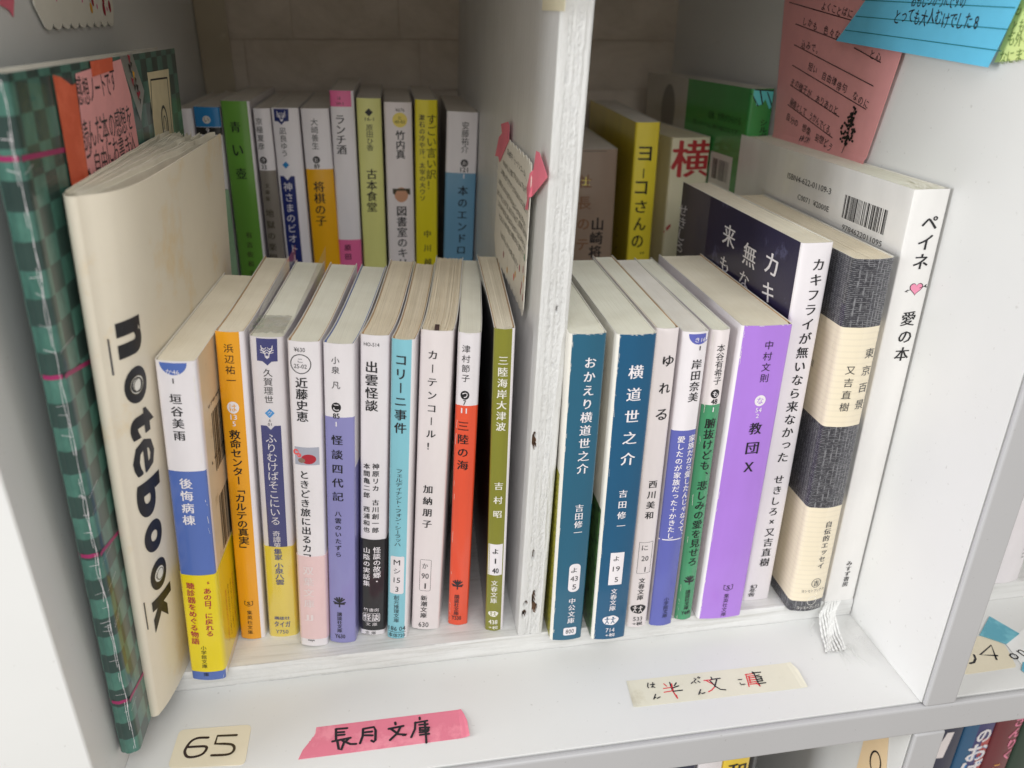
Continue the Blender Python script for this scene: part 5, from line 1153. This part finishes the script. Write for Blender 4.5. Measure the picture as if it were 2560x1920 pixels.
for ch, y, z, dy_, dz_ in C_LET:
    v, f = glyph(ch, .05 if ch != 'e' else 0.0); x0, x1 = min(p[0] for p in v), max(p[0] for p in v); y0, y1 = min(p[1] for p in v), max(p[1] for p in v)
    L, Hh = dict(n=(12.8, 10.5), o=(13.6, 10.6), t=(10.5, 12.6), e=(12.8, 10.6), b=(15.0, 13.6), k=(15.0, 13.4))[ch]
    # follow the curved cover: cut every 1.5 mm
    bm = bmesh.new(); vs = [bm.verts.new((y+(py-(y0+y1)/2)/(y1-y0)*Hh, z-(px_-(x0+x1)/2)/(x1-x0)*L, 0)) for px_, py in v]
    for q in f:
        try: bm.faces.new([vs[i] for i in q])
        except ValueError: pass
    if ch == 'e':
        geo0 = bm.verts[:]+bm.edges[:]+bm.faces[:]; base = [q for q in bm.verts]
        for ex, ez in ((.45, 0), (-.45, 0), (0, .5), (0, -.5), (.3, .35), (-.3, .35), (.3, -.35), (-.3, -.35)):
            r9 = bmesh.ops.duplicate(bm, geom=geo0)
            for q in r9['geom']:
                if isinstance(q, bmesh.types.BMVert): q.co.x += ex; q.co.y += ez
    yy = y-9
    while yy < y+9:
        bmesh.ops.bisect_plane(bm, geom=bm.verts[:]+bm.edges[:]+bm.faces[:], plane_co=(yy, 0, 0), plane_no=(1, 0, 0)); yy += 1.5
    bm.verts.index_update(); d.add('R', [(q.co.x, q.co.y) for q in bm.verts], [[q.index for q in ff.verts] for ff in bm.faces], .16, 'k'); bm.free()
for q in (1, 6): d.ellipse('R', C_LET[q][1], C_LET[q][2], 3.4, 3.6, .24, 'cw'); d.ellipse('R', C_LET[q][1], C_LET[q][2], 3.5, 3.7, .27, 'kg', ring=.45); d.ellipse('R', C_LET[q][1]+.5, C_LET[q][2]-.3, 2.3, 2.6, .27, 'kg', ring=.3)
d.build('lettering', ce)
stm, nt_, b_ = newmat('steel_staple'); b_.inputs['Metallic'].default_value = 1; b_.inputs['Roughness'].default_value = .35; b_.inputs['Base Color'].default_value = (.25, .25, .27, 1)
for q in (0, 2):
    (y0, z0), (y1, z1) = C_STAPLE[q], C_STAPLE[q+1]; xs_ = gc.place('R', y0, z0, 0)[0]; mb = MB(); mb.box(xs_-.3, xs_+.3, y0-.2, y0+.15, z1, z0); mb.build('staple', [stm], ce)
# ------------------------------------------------------------------ things stuck on the shelf board
def flat(name, pts, z, mat, label, cat, th=.12, group=None, curl=None):
    """thin sheet lying on the board: pts (x, y) in mm"""
    bm = bmesh.new(); P = [Vector((p[0], p[1], 0)) for p in pts]; n = len(P)
    F = [tuple(t) for t in tessellate_polygon([P])]; vs = [bm.verts.new(p) for p in P]
    for f in F:
        try: bm.faces.new([vs[i] for i in f])
        except ValueError: pass
    x0, x1 = min(p.x for p in P), max(p.x for p in P); x = x0+2
    while curl and x < x1:
        bmesh.ops.bisect_plane(bm, geom=bm.verts[:]+bm.edges[:]+bm.faces[:], plane_co=(x, 0, 0), plane_no=(1, 0, 0)); x += 2
    bmesh.ops.recalc_face_normals(bm, faces=bm.faces[:])
    r = bmesh.ops.extrude_face_region(bm, geom=bm.faces[:])
    top = [g_ for g_ in r['geom'] if isinstance(g_, bmesh.types.BMVert)]
    for v in top: v.co.z += th
    for v in bm.verts:
        v.co.z += z+(curl(v.co.x, v.co.y) if curl else 0); v.co *= MM
    bmesh.ops.recalc_face_normals(bm, faces=bm.faces[:])
    me = bpy.data.meshes.new(name); bm.to_mesh(me); bm.free(); me.materials.append(mat)
    o = bpy.data.objects.new(name, me); COL.objects.link(o); return tag(o, label, cat, group)
def on_board(f, a, z, off): return (a, z, off)
def jag(pts, i0, i1, amp, seed):
    """tear the edge between two corners"""
    rr = random.Random(seed); A, B = Vector(pts[i0]), Vector(pts[i1]); out = []
    n = 9
    for i in range(1, n): k = i/n; p = A.lerp(B, k); out.append((p.x+rr.uniform(-amp, amp), p.y+rr.uniform(-amp, amp)*.4))
    return list(pts[:i0+1])+out+list(pts[i1:])
PINKT = spotted('pink_washi', (212, 118, 138), (224, 138, 154), .5, 90, .6); WHT = spotted('aged_white_tape', (212, 208, 190), (196, 190, 168), .6, 60, .5)
tp = TAPE_PINK[:]
t1 = flat('tape_label', jag(tp, 7, 8, .3, 1), .06, PINKT, 'torn pink washi tape label with four brush characters on the shelf front', 'tape label', group='name labels on the shelf board', curl=lambda x, y: .9*max(0, (x-133)/4)**2)
d = Decal(on_board)
for q, s in enumerate(MARK_PINK): d.stroke('B', s, 1.05 if q < 16 else .95, .25+.012*q, 'k')
d.build('lettering', t1)
t2 = flat('tape_label', TAPE_WHITE, .06, WHT, 'off-white tape label with small half red half black characters on the shelf front', 'tape label', group='name labels on the shelf board', curl=lambda x, y: .5*max(0, (212.5-x)/3)**2+.5*max(0, (x-287)/3)**2)
d = Decal(on_board)
for q, s in enumerate(MARK_BLACK): d.stroke('B', s, .62 if q < 17 else .5, .25+.01*q, 'k')
COLS['rm'] = (205, 50, 60)
for q, s in enumerate(MARK_RED): d.stroke('B', s, .55, .24+.007*q, 'rm')
d.build('lettering', t2)
def rounded(pts, r=2.5, n=5):
    out = []; P = [Vector(p) for p in pts]; m = len(P)
    for i in range(m):
        p, a, b_ = P[i], (P[i-1]-P[i]).normalized(), (P[(i+1) % m]-P[i]).normalized()
        for k in range(n+1): t = k/n; out.append(tuple((p+a*r)*(1-t)**2+p*2*t*(1-t)+(p+b_*r)*t*t))
    return out
TAN = spotted('tan_card', (218, 209, 186), (208, 197, 171), .6, 30, .45)
c65 = flat('number_card', rounded(CARD_65), .06, TAN, 'cream number card with 65 in raised dark ink beside the album', 'number card', th=.35)
INK3, nt_, b_ = newmat('raised_brown_ink'); b_.inputs['Base Color'].default_value = (.03, .018, .02, 1); b_.inputs['Roughness'].default_value = .22
d = Decal(on_board)
def smooth(pl, n=5):
    P = [Vector(p) for p in pl]; out = []
    for i in range(len(P)-1):
        p0, p1, p2, p3 = P[max(i-1, 0)], P[i], P[i+1], P[min(i+2, len(P)-1)]
        for k in range(n): t = k/n; out.append(tuple(.5*((2*p1)+(p2-p0)*t+(2*p0-5*p1+4*p2-p3)*t*t+(3*p1-p0-3*p2+p3)*t**3)))
    return out+[tuple(P[-1])]
d.stroke('B', smooth(MARK_65[0]), 1.1,   .55, 'k'); f5 = MARK_65[1]; d.stroke('B', f5[:4], 1.1, .56, 'k'); d.stroke('B', smooth(f5[3:]), 1.1, .57, 'k'); d.build('lettering', c65, matf=lambda k: INK3)
c64 = flat('number_card', rounded(CARD_64, 1.5), .06, TAN, 'cream number card with 64 in the right neighbouring compartment', 'number card')
d = Decal(on_board)
for q, s in enumerate(MARK_64): d.stroke('B', s, 1.0, .3+.02*q, 'k')
d.build('lettering', c64)
pn = flat('paper_slip', PAPER_ON, .22, paper_mat('white_slip', (232, 232, 230)), 'white paper slip printed with small lowercase letters under blue tape', 'paper')
d = Decal(on_board); d.char('o', 'B', 395.5, 21.5, 8.5, 8.5, .42, 'k', 'g', .30); d.char('n', 'B', 401.0, 23.0, 8.5, 8.5, .42, 'k', 'g', .30); d.build('lettering', pn)
BT = spotted('blue_washi', (92, 160, 178), (112, 176, 190), .5, 120, .6)
flat('tape', TAPE_BLUE, .40, BT, 'torn blue washi tape above the 64 card', 'tape'); flat('tape', TAPE_BLUE2, .46, BT, 'small blue tape scrap at the right edge of the shelf', 'tape')

# ------------------------------------------------------------------ sheets stuck on vertical panels
def vsheet(name, pts, xf, mat, label, cat, th=.18, cut=4., **k):
    """sheet on a panel facing the compartment; pts (y, z); xf(y, z) gives x"""
    bm = bmesh.new(); P = [Vector((p[0], p[1], 0)) for p in pts]; vs = [bm.verts.new(p) for p in P]
    for f in tessellate_polygon([P]):
        try: bm.faces.new([vs[i] for i in f])
        except ValueError: pass
    for ax in (0, 1):
        lo, hi = min(p[ax] for p in P), max(p[ax] for p in P); x = lo+cut
        while x < hi:
            co = [0, 0, 0]; no = [0, 0, 0]; co[ax] = x; no[ax] = 1
            bmesh.ops.bisect_plane(bm, geom=bm.verts[:]+bm.edges[:]+bm.faces[:], plane_co=co, plane_no=no); x += cut
    bmesh.ops.recalc_face_normals(bm, faces=bm.faces[:])
    for v in bm.verts: y, z = v.co.x, v.co.y; v.co = Vector((xf(y, z), y, z))
    r = bmesh.ops.extrude_face_region(bm, geom=bm.faces[:])
    for g_ in r['geom']:
        if isinstance(g_, bmesh.types.BMVert): g_.co.x += th
    for v in bm.verts: v.co *= MM
    bmesh.ops.recalc_face_normals(bm, faces=bm.faces[:])
    me = bpy.data.meshes.new(name); bm.to_mesh(me); bm.free(); me.materials.append(mat)
    for p in me.polygons: p.use_smooth = False
    o = bpy.data.objects.new(name, me); COL.objects.link(o); return tag(o, label, cat)
class WallDecal(Decal):
    pass
def on_right(xf): return lambda f, a, z, off: (xf(a, z)-off, a, z)   # seen from inside: left is +y, like an L face
pk = lambda y, z: 334.2-.5-max(0, (125-y))*.06-(.8 if z < 215 else 0)
PK = paper_mat('pink_memo_paper', (220, 154, 154), .8, .03)
(a0, a1), (b0, b1), (c0, c1), (d0, d1) = PINK
pink = vsheet('memo_sheet', [(a0+6, 318), (b0, 195), (c0+3, 195), (c0, c1), (d0, d1), (d0-9, 318)], pk, PK, 'pink handwritten memo sheet on the right panel behind the white book', 'memo sheet')
d = Decal(on_right(pk)); rr = random.Random(7)
for q, l in enumerate(PINK_LINES): d.stroke('L', l, .38, .2+.01*q, 'k')
for q, (t, p, r2_) in enumerate(PINK_TEXT): d.hrow(t, 'L', p[0], p[1]+.6, r2_[0], r2_[1]+.6, 4.2, .22, 'dk', 'l', rr)
T0 = PINK_TREE
for q in range(3): d.stroke('L', [T0[q], T0[q+1]], .5, .26, 'k')
for q in range(64):
    k = rr.random(); j = rr.choice((1, 2, 2, 3)); p = Vector(T0[j]).lerp(Vector(T0[rr.choice((4, 5, 6, 7, 3, 2))]), k*.7)
    d.ellipse('L', p.x+rr.uniform(-2, 2), p.y+rr.uniform(-2, 2), .95, .65, .27+.002*q, 'k', n=7)
d.build('lettering', pink)
bl = lambda y, z: 331.2-1.2*max(0, (278-z)/22)**2-.4
BL = paper_mat('blue_memo_paper', (98, 186, 220), .7, .03)
blue = vsheet('memo_sheet', [(BLUE[0][0]-16, 312), BLUE[0], BLUE[1], BLUE[2], BLUE[3], (BLUE[3][0]-8, 312)], bl, BL, 'bright blue lined memo sheet curling over the pink one', 'memo sheet')
COLS['gl'] = (20, 110, 120)
d = Decal(on_right(bl))
for q, l in enumerate(BLUE_LINES):
    (y0, z0), (y1, z1) = l; d.stroke('L', [(y0+(y1-y0)*i/12, z0+(z1-z0)*i/12) for i in range(13)], .3, .2+.01*q, 'gl')
for t, p, r2_ in BLUE_TEXT: d.hrow(t, 'L', p[0], p[1]+1, r2_[0], r2_[1]+1, 6.2, .25, 'dk', 'g', rr)
d.build('lettering', blue)
yl = lambda y, z: 334.2
YE = paper_mat('yellow_memo_paper', (214, 228, 150), .8, .03)
yel = vsheet('memo_sheet', [(YEL[0][0]+3, 312), YEL[0], YEL[1], YEL[2], (22, 262), (18, 312)], yl, YE, 'pale yellow memo sheet at the front edge of the right panel', 'memo sheet')
d = Decal(on_right(yl)); COLS['gt'] = (110, 130, 70)
for t, p, r2_ in YEL_TEXT: d.hrow(t, 'L', p[0], p[1], r2_[0], r2_[1], 5, .25, 'gt', 'g', rr)
d.build('lettering', yel)
for o in ('memo_sheet', 'memo_sheet.001', 'memo_sheet.002'): bpy.data.objects[o]['group'] = 'memo sheets on the right panel'
# tan sticker under the board
zf = lambda y, z: 334.7
zs_ = vsheet('sticker', rounded([(ZERO[1][0]+6, -33), (ZERO[2][0]+3.5, -33), (ZERO[2][0]-1, ZERO[3][1]+4), (ZERO[3][0]-3, -100), (ZERO[0][0]-10, -100)], 1.2), zf, spotted('tan_sticker', (246, 218, 176), (240, 208, 160), .6, 30, .5), 'tan number sticker on the panel below the shelf board', 'sticker')
d = Decal(on_right(zf)); d.ellipse('L', 17.0, -55, 4.2, 6.8, .2, 'maroonk' if 0 else 'k', ring=.9); d.rbox('L', 24, -40, 10, 1.2, .2, 'k'); d.build('lettering', zs_)

# note card on the divider, held by two pink tapes
def dx(y, z, k=0): return dvx(z)-.35-k
cf = lambda y, z: dx(y, z)-.8-1.6*max(0, (100-y)/24)**2
def scallop(p0, p1, n, r):
    A, B = Vector(p0), Vector(p1); t = (B-A)/n; nn = Vector((-t.y, t.x)).normalized(); out = []
    for i in range(n):
        for k in range(8): s = k/8; out.append(tuple(A+t*(i+s)+nn*r*math.sin(math.pi*s)**.55))
    return out
card_pts = scallop((78, 220), (166, 221), 11, 1.9)[::1]+scallop((168, 219), (170, 168), 7, 1.2)+scallop((166, 164), (82, 161), 11, 1.9)+scallop((79, 164), (77, 218), 8, .8)
CARD = paper_mat('card_stock', (238, 234, 222), .7, .02)
nc = vsheet('note_card', card_pts, cf, CARD, 'small scalloped handwritten card taped on the left face of the divider', 'note card', th=-.3, cut=6)
d = Decal(lambda f, a, z, off: (cf(a, z)-.3-off, a, z)); rr = random.Random(12)
KANA = 'かきくけこさしすせとにはひふまみもやゆよらりるれんいうあえおのを本読心大人時々思出書'
# viewed from the left side the reading direction is toward the front (-y): like an L face
for q, (p, r2_) in enumerate(DN_ROWS):
    L = p[0]-r2_[0]; n = int(L/3.1); t = '加納朋子「カーテンコール！」'[:n] if q == 0 else ''.join(rr.choice(KANA) for _ in range(n)); d.hrow(t, 'L', p[0], p[1], r2_[0]-4, r2_[1], 3.1, .12, 'k', 'g', rr)
for q, (y, z) in enumerate(DN_DOTS+[(128, 166), (140, 170)]):
    d.ellipse('L', y, z, 1.1, 1.6, .12, ('maroon', 'maroon', 'amber', 'redr', 'redr', 'redr', 'amber', 'red', 'green', 'amber', 'maroon')[q]); d.stroke('L', [(y, z+1.5), (y-.3, z+7)], .15, .11, 'kg')
d.build('lettering', nc)
PT = paper_mat('pink_tape_dim', (218, 112, 130), .65, .06)
o = vsheet('tape', DN_TAPE1, lambda y, z: min(cf(y, z), dx(y, z))-.6, PT, 'pink tape at the upper rear corner of the card on the divider', 'tape', th=-.15)
o = vsheet('tape', DN_TAPE2, lambda y, z: (cf(y, z)-.7 if y > 76 else dx(y, z)-.8-1.2*max(0, (y-55)/20)), PT, 'folded pink tape at the upper front corner of the card on the divider', 'tape', th=-.15)
vsheet('tape', [(87, 274), (50.5, 273.5), (51, 300), (87, 300)], lambda y, z: dx(y, z)-.1, spotted('masking_tape', (212, 204, 176), (200, 190, 160), .6, 60, .5), 'cream masking tape at the top of the divider face', 'tape', th=-.12)
# card with drops and pink tape at the top of the left panel
lp = scallop((196, 270), (104, 269), 9, -2.2)
lp = [(196, 310), (196.5, 275)]+[(y, z) for y, z in scallop((193, 269), (108, 268.5), 9, 2.2)]+[(103.5, 274), (101, 310)]
lc = vsheet('note_card', lp, lambda y, z: 1.2, CARD, 'scalloped white card with painted red drops at the top of the left panel', 'note card', th=.3, cut=8)
d = Decal(lambda f, a, z, off: (1.55+off, a, z))
for q, (x, y, c, s) in enumerate(((545, 30, 'maroon', 1.2), (527, 70, 'amber', 1.2), (625, 15, 'maroon', 1.3), (620, 75, 'maroon', 1.5), (668, 58, 'maroon', 1.4), (475, 30, 'pinkr', .5), (571, 60, 'pinkr', .6), (645, 72, 'pinkr', .5), (290, 5, 'pinkr', 1.0), (318, 30, 'pinkr', .5))):
    yy = 100+(x-180)*.185; zz = 277.5-y*.066+1; d.ellipse('R', yy, zz, 1.15*s, 1.7*s, .1, c)
    if s > 1: d.stroke('R', [(yy, zz+2), (yy, zz+14)], .3, .09, 'kg', caps=False)
d.build('printed_mark', lc)
vsheet('tape', [(78, 274), (84, 272.5), (86, 270.5), (90, 276), (92, 305), (70, 305)], lambda y, z: .4, PT, 'pink tape end at the top left corner of the left panel', 'tape', th=.15)
# strip of translucent tape down the corner of the wall
mt = MB(); mt.box(.6, 20.5, 381.2, 381.5, 190, 330); tag(mt.build('tape', [spotted('old_clear_tape', (176, 164, 142), (206, 196, 176), .55, 45, .35)]), 'wide yellowed tape strip down the stone wall corner at the left', 'tape')
for o in bpy.data.objects:
    if o.name.split('.')[0] == 'tape' and o.parent is None and 'pink' in o['label'] and 'divider' in o['label']: o['group'] = 'pink tapes on the divider card'

# ------------------------------------------------------------------ white braided ribbon and film scraps at the right end of the base
rb, nt_, b_ = newmat('white_braid'); b_.inputs['Base Color'].default_value = (.8, .8, .78, 1); b_.inputs['Roughness'].default_value = .35; b_.inputs['Alpha'].default_value = 1
mb = MB(); NC = 8
for c in range(NC):
    P = []
    for i in range(60):
        s = i/59; fan = 1+.35*s*s
        if s < .12: y, z = 66-60*s, T+.5
        else:
            k = (s-.12)/.88; y = 58.6-3.2*min(1, k*3)-20*max(0, k-.35)/.65; z = max(.7, T+.5-9.6*min(1, k*1.5)+.8*math.sin(k*6)*.3)
        x = 322.6-11*max(0, s-.15)+.5*math.sin(s*9+c)+(c-(NC-1)/2)*1.06*fan; row = []
        bulge = .14*math.sin(i*1.25+c*2)
        for q in range(6):
            t = 2*math.pi*q/5; row.append((x+(.60+bulge)*math.cos(t), y+.3*math.sin(t)*.6, z+(.38+bulge)*math.sin(t)))
        P.append(row)
    mb.grid(P)
ribbon = tag(mb.build('ribbon', [rb]), 'white braided ribbon hanging over the base edge at the right corner', 'ribbon')
mb = MB(); rr = random.Random(6)
for i in range(14):
    x0 = 318+rr.uniform(-3, 7); y0 = 36+rr.uniform(-2, 6); a = rr.uniform(-2.1, -1.1); L = rr.uniform(5, 15); P = []
    for j in range(8):
        k = j/7; xx = x0+L*k*math.cos(a)+.8*math.sin(k*3+i); yy = y0+L*k*math.sin(a); z = .5+.5*abs(math.sin(k*4+i)); r = .13*(1-k*.6); P.append([(xx+r*math.cos(t), yy, z+r*math.sin(t)) for t in (0, 2.1, 4.2, 6.28)])
    mb.grid(P)
mb.build('frayed_end', [rb], ribbon)
mb = MB()
for (x0, y0, L, a, wv) in ((329, 54, 24, -1.25, 3), (326, 47, 26, -1.0, 2.2), (331.5, 62, 10, .5, 2.2), (312, 56, 9, -2.3, 1.5)):
    P = []
    for i in range(16):
        k = i/15; cx = min(332.5, x0+L*k*math.cos(a)*.45); cy = y0+L*k*math.sin(a); P.append([(min(333.6, cx+(v-.5)*wv*2*math.sin(math.pi*(k*.8+.1))), cy+(v-.5)*1.5, .9+3.2*math.sin(math.pi*k)*(.4+v)*.6+(T-1.5 if y0 > 60 else 0)*(1-k*.2)) for v in (0, .25, .5, .75, 1)])
    mb.grid(P)
tag(mb.build('film_scrap', [clear_film('clear_scrap_film', .12, rough=.15)]), 'crumpled clear film scraps in the corner beside the braided ribbon', 'plastic film')

# ------------------------------------------------------------------ neighbouring compartments
DATA['n1'] = (dict(x=407, y=59.5, z=T, lean=.0, yaw=.0, w=21, H=150, D=105), [('HR', 'S', 'papier books', 16.5, 14, 16.5, 42, 2.6, 'kgr', 'g')])
make_book('n1', 'white book in the right neighbouring compartment beyond the 64 card', 'books in the neighbouring compartments', bulge=1.6, r=2.5)
mb = MB(); mb.box(350.6, 685, 58, 386, .12, T-.05); tag(mb.build('base_board', [PWx]), 'white painted base board in the right neighbouring compartment', 'board')
COLS.update(lowpurple=(44, 42, 104), lowblue=(24, 84, 124), lowred=(104, 24, 36), lowpink=(240, 140, 170), lowgold=(230, 170, 90), lowgreen=(14, 50, 34), lownavy=(18, 26, 60), lowyel=(240, 206, 60))
Z0 = -352.0
def low(k, x, y, w, H, lab, default, items=(), **kw):
    DATA[k] = (dict(x=x, y=y, z=Z0, lean=0., yaw=0., w=w, H=H, D=210), list(items)); return make_book(k, lab, 'books in the neighbouring compartments', default=default, **kw)
low('l0', 236, 40, 18, 297, 'dark book at the left of the lower compartment under the shelf board', 'lownavy')
low('l1', 255, 40, 13.4, 297, 'white book next to the yellow one under the shelf board', 'w')
low('l2', 268.6, 40, 14.6, 297, 'yellow book with a bold black character under the shelf board', 'lowyel', [('H', 'S', '和', 7.4, 281.5-7, 10, 12, 'k', 'b')])
low('l3', 283.4, 44, 6.5, 290, 'thin black stand-in for the dark gap beside the yellow book under the shelf board', 'black')  # black body added where there is only a gap; its colour paints the shade
low('m0', 387, 40, 17.6, 297, 'dark navy book under the shelf board in the lower right compartment', 'lownavy', [('P', 'S', [(2, 262), (9, 262), (11, 281), (7, 281)], 'pinkw'), ('D', 'S', 8, 244, 3, 5, 'brownr', 0)])
low('m1', 405, 40, 18.6, 297, 'blue and purple comic with outlined blue lettering in the lower right compartment', 'lowpurple', [('G', 'S', 0, 7.5, -1, 999, 'lowblue'), ('G', 'S', 12.5, 30, -1, 272, 'redr'), ('H', 'S', 'の', 12.6, 274.5, 8.2, 9.2, 'w', 'hb'), ('H', 'S', 'お', 12.2, 262.3, 12.6, 12.4, 'w', 'hb'), ('H', 'S', 'お', 12.3, 262.2, 11, 11, 'azure2', 'b'), ('H', 'S', 'ば', 11.6, 249, 13, 13, 'w', 'hb'), ('H', 'S', 'ば', 11.7, 248.8, 11, 11, 'azure2', 'b')])
low('m2', 424, 40, 16.6, 297, 'dark red comic with pink lettering in the lower right compartment', 'lowred', [('V', 'S', 'さんりく', 13, 286, 13, 252, 8, 'lowpink', 'hb'), ('V', 'S', 'ことば', 8.8, 252, 8.8, 226, 6, 'lowgold', 'hb')])
low('m3', 441, 40, 20, 297, 'dark green book at the right of the lower right compartment', 'lowgreen')
bpy.data.objects.remove(_go); bpy.data.curves.remove(_cu)
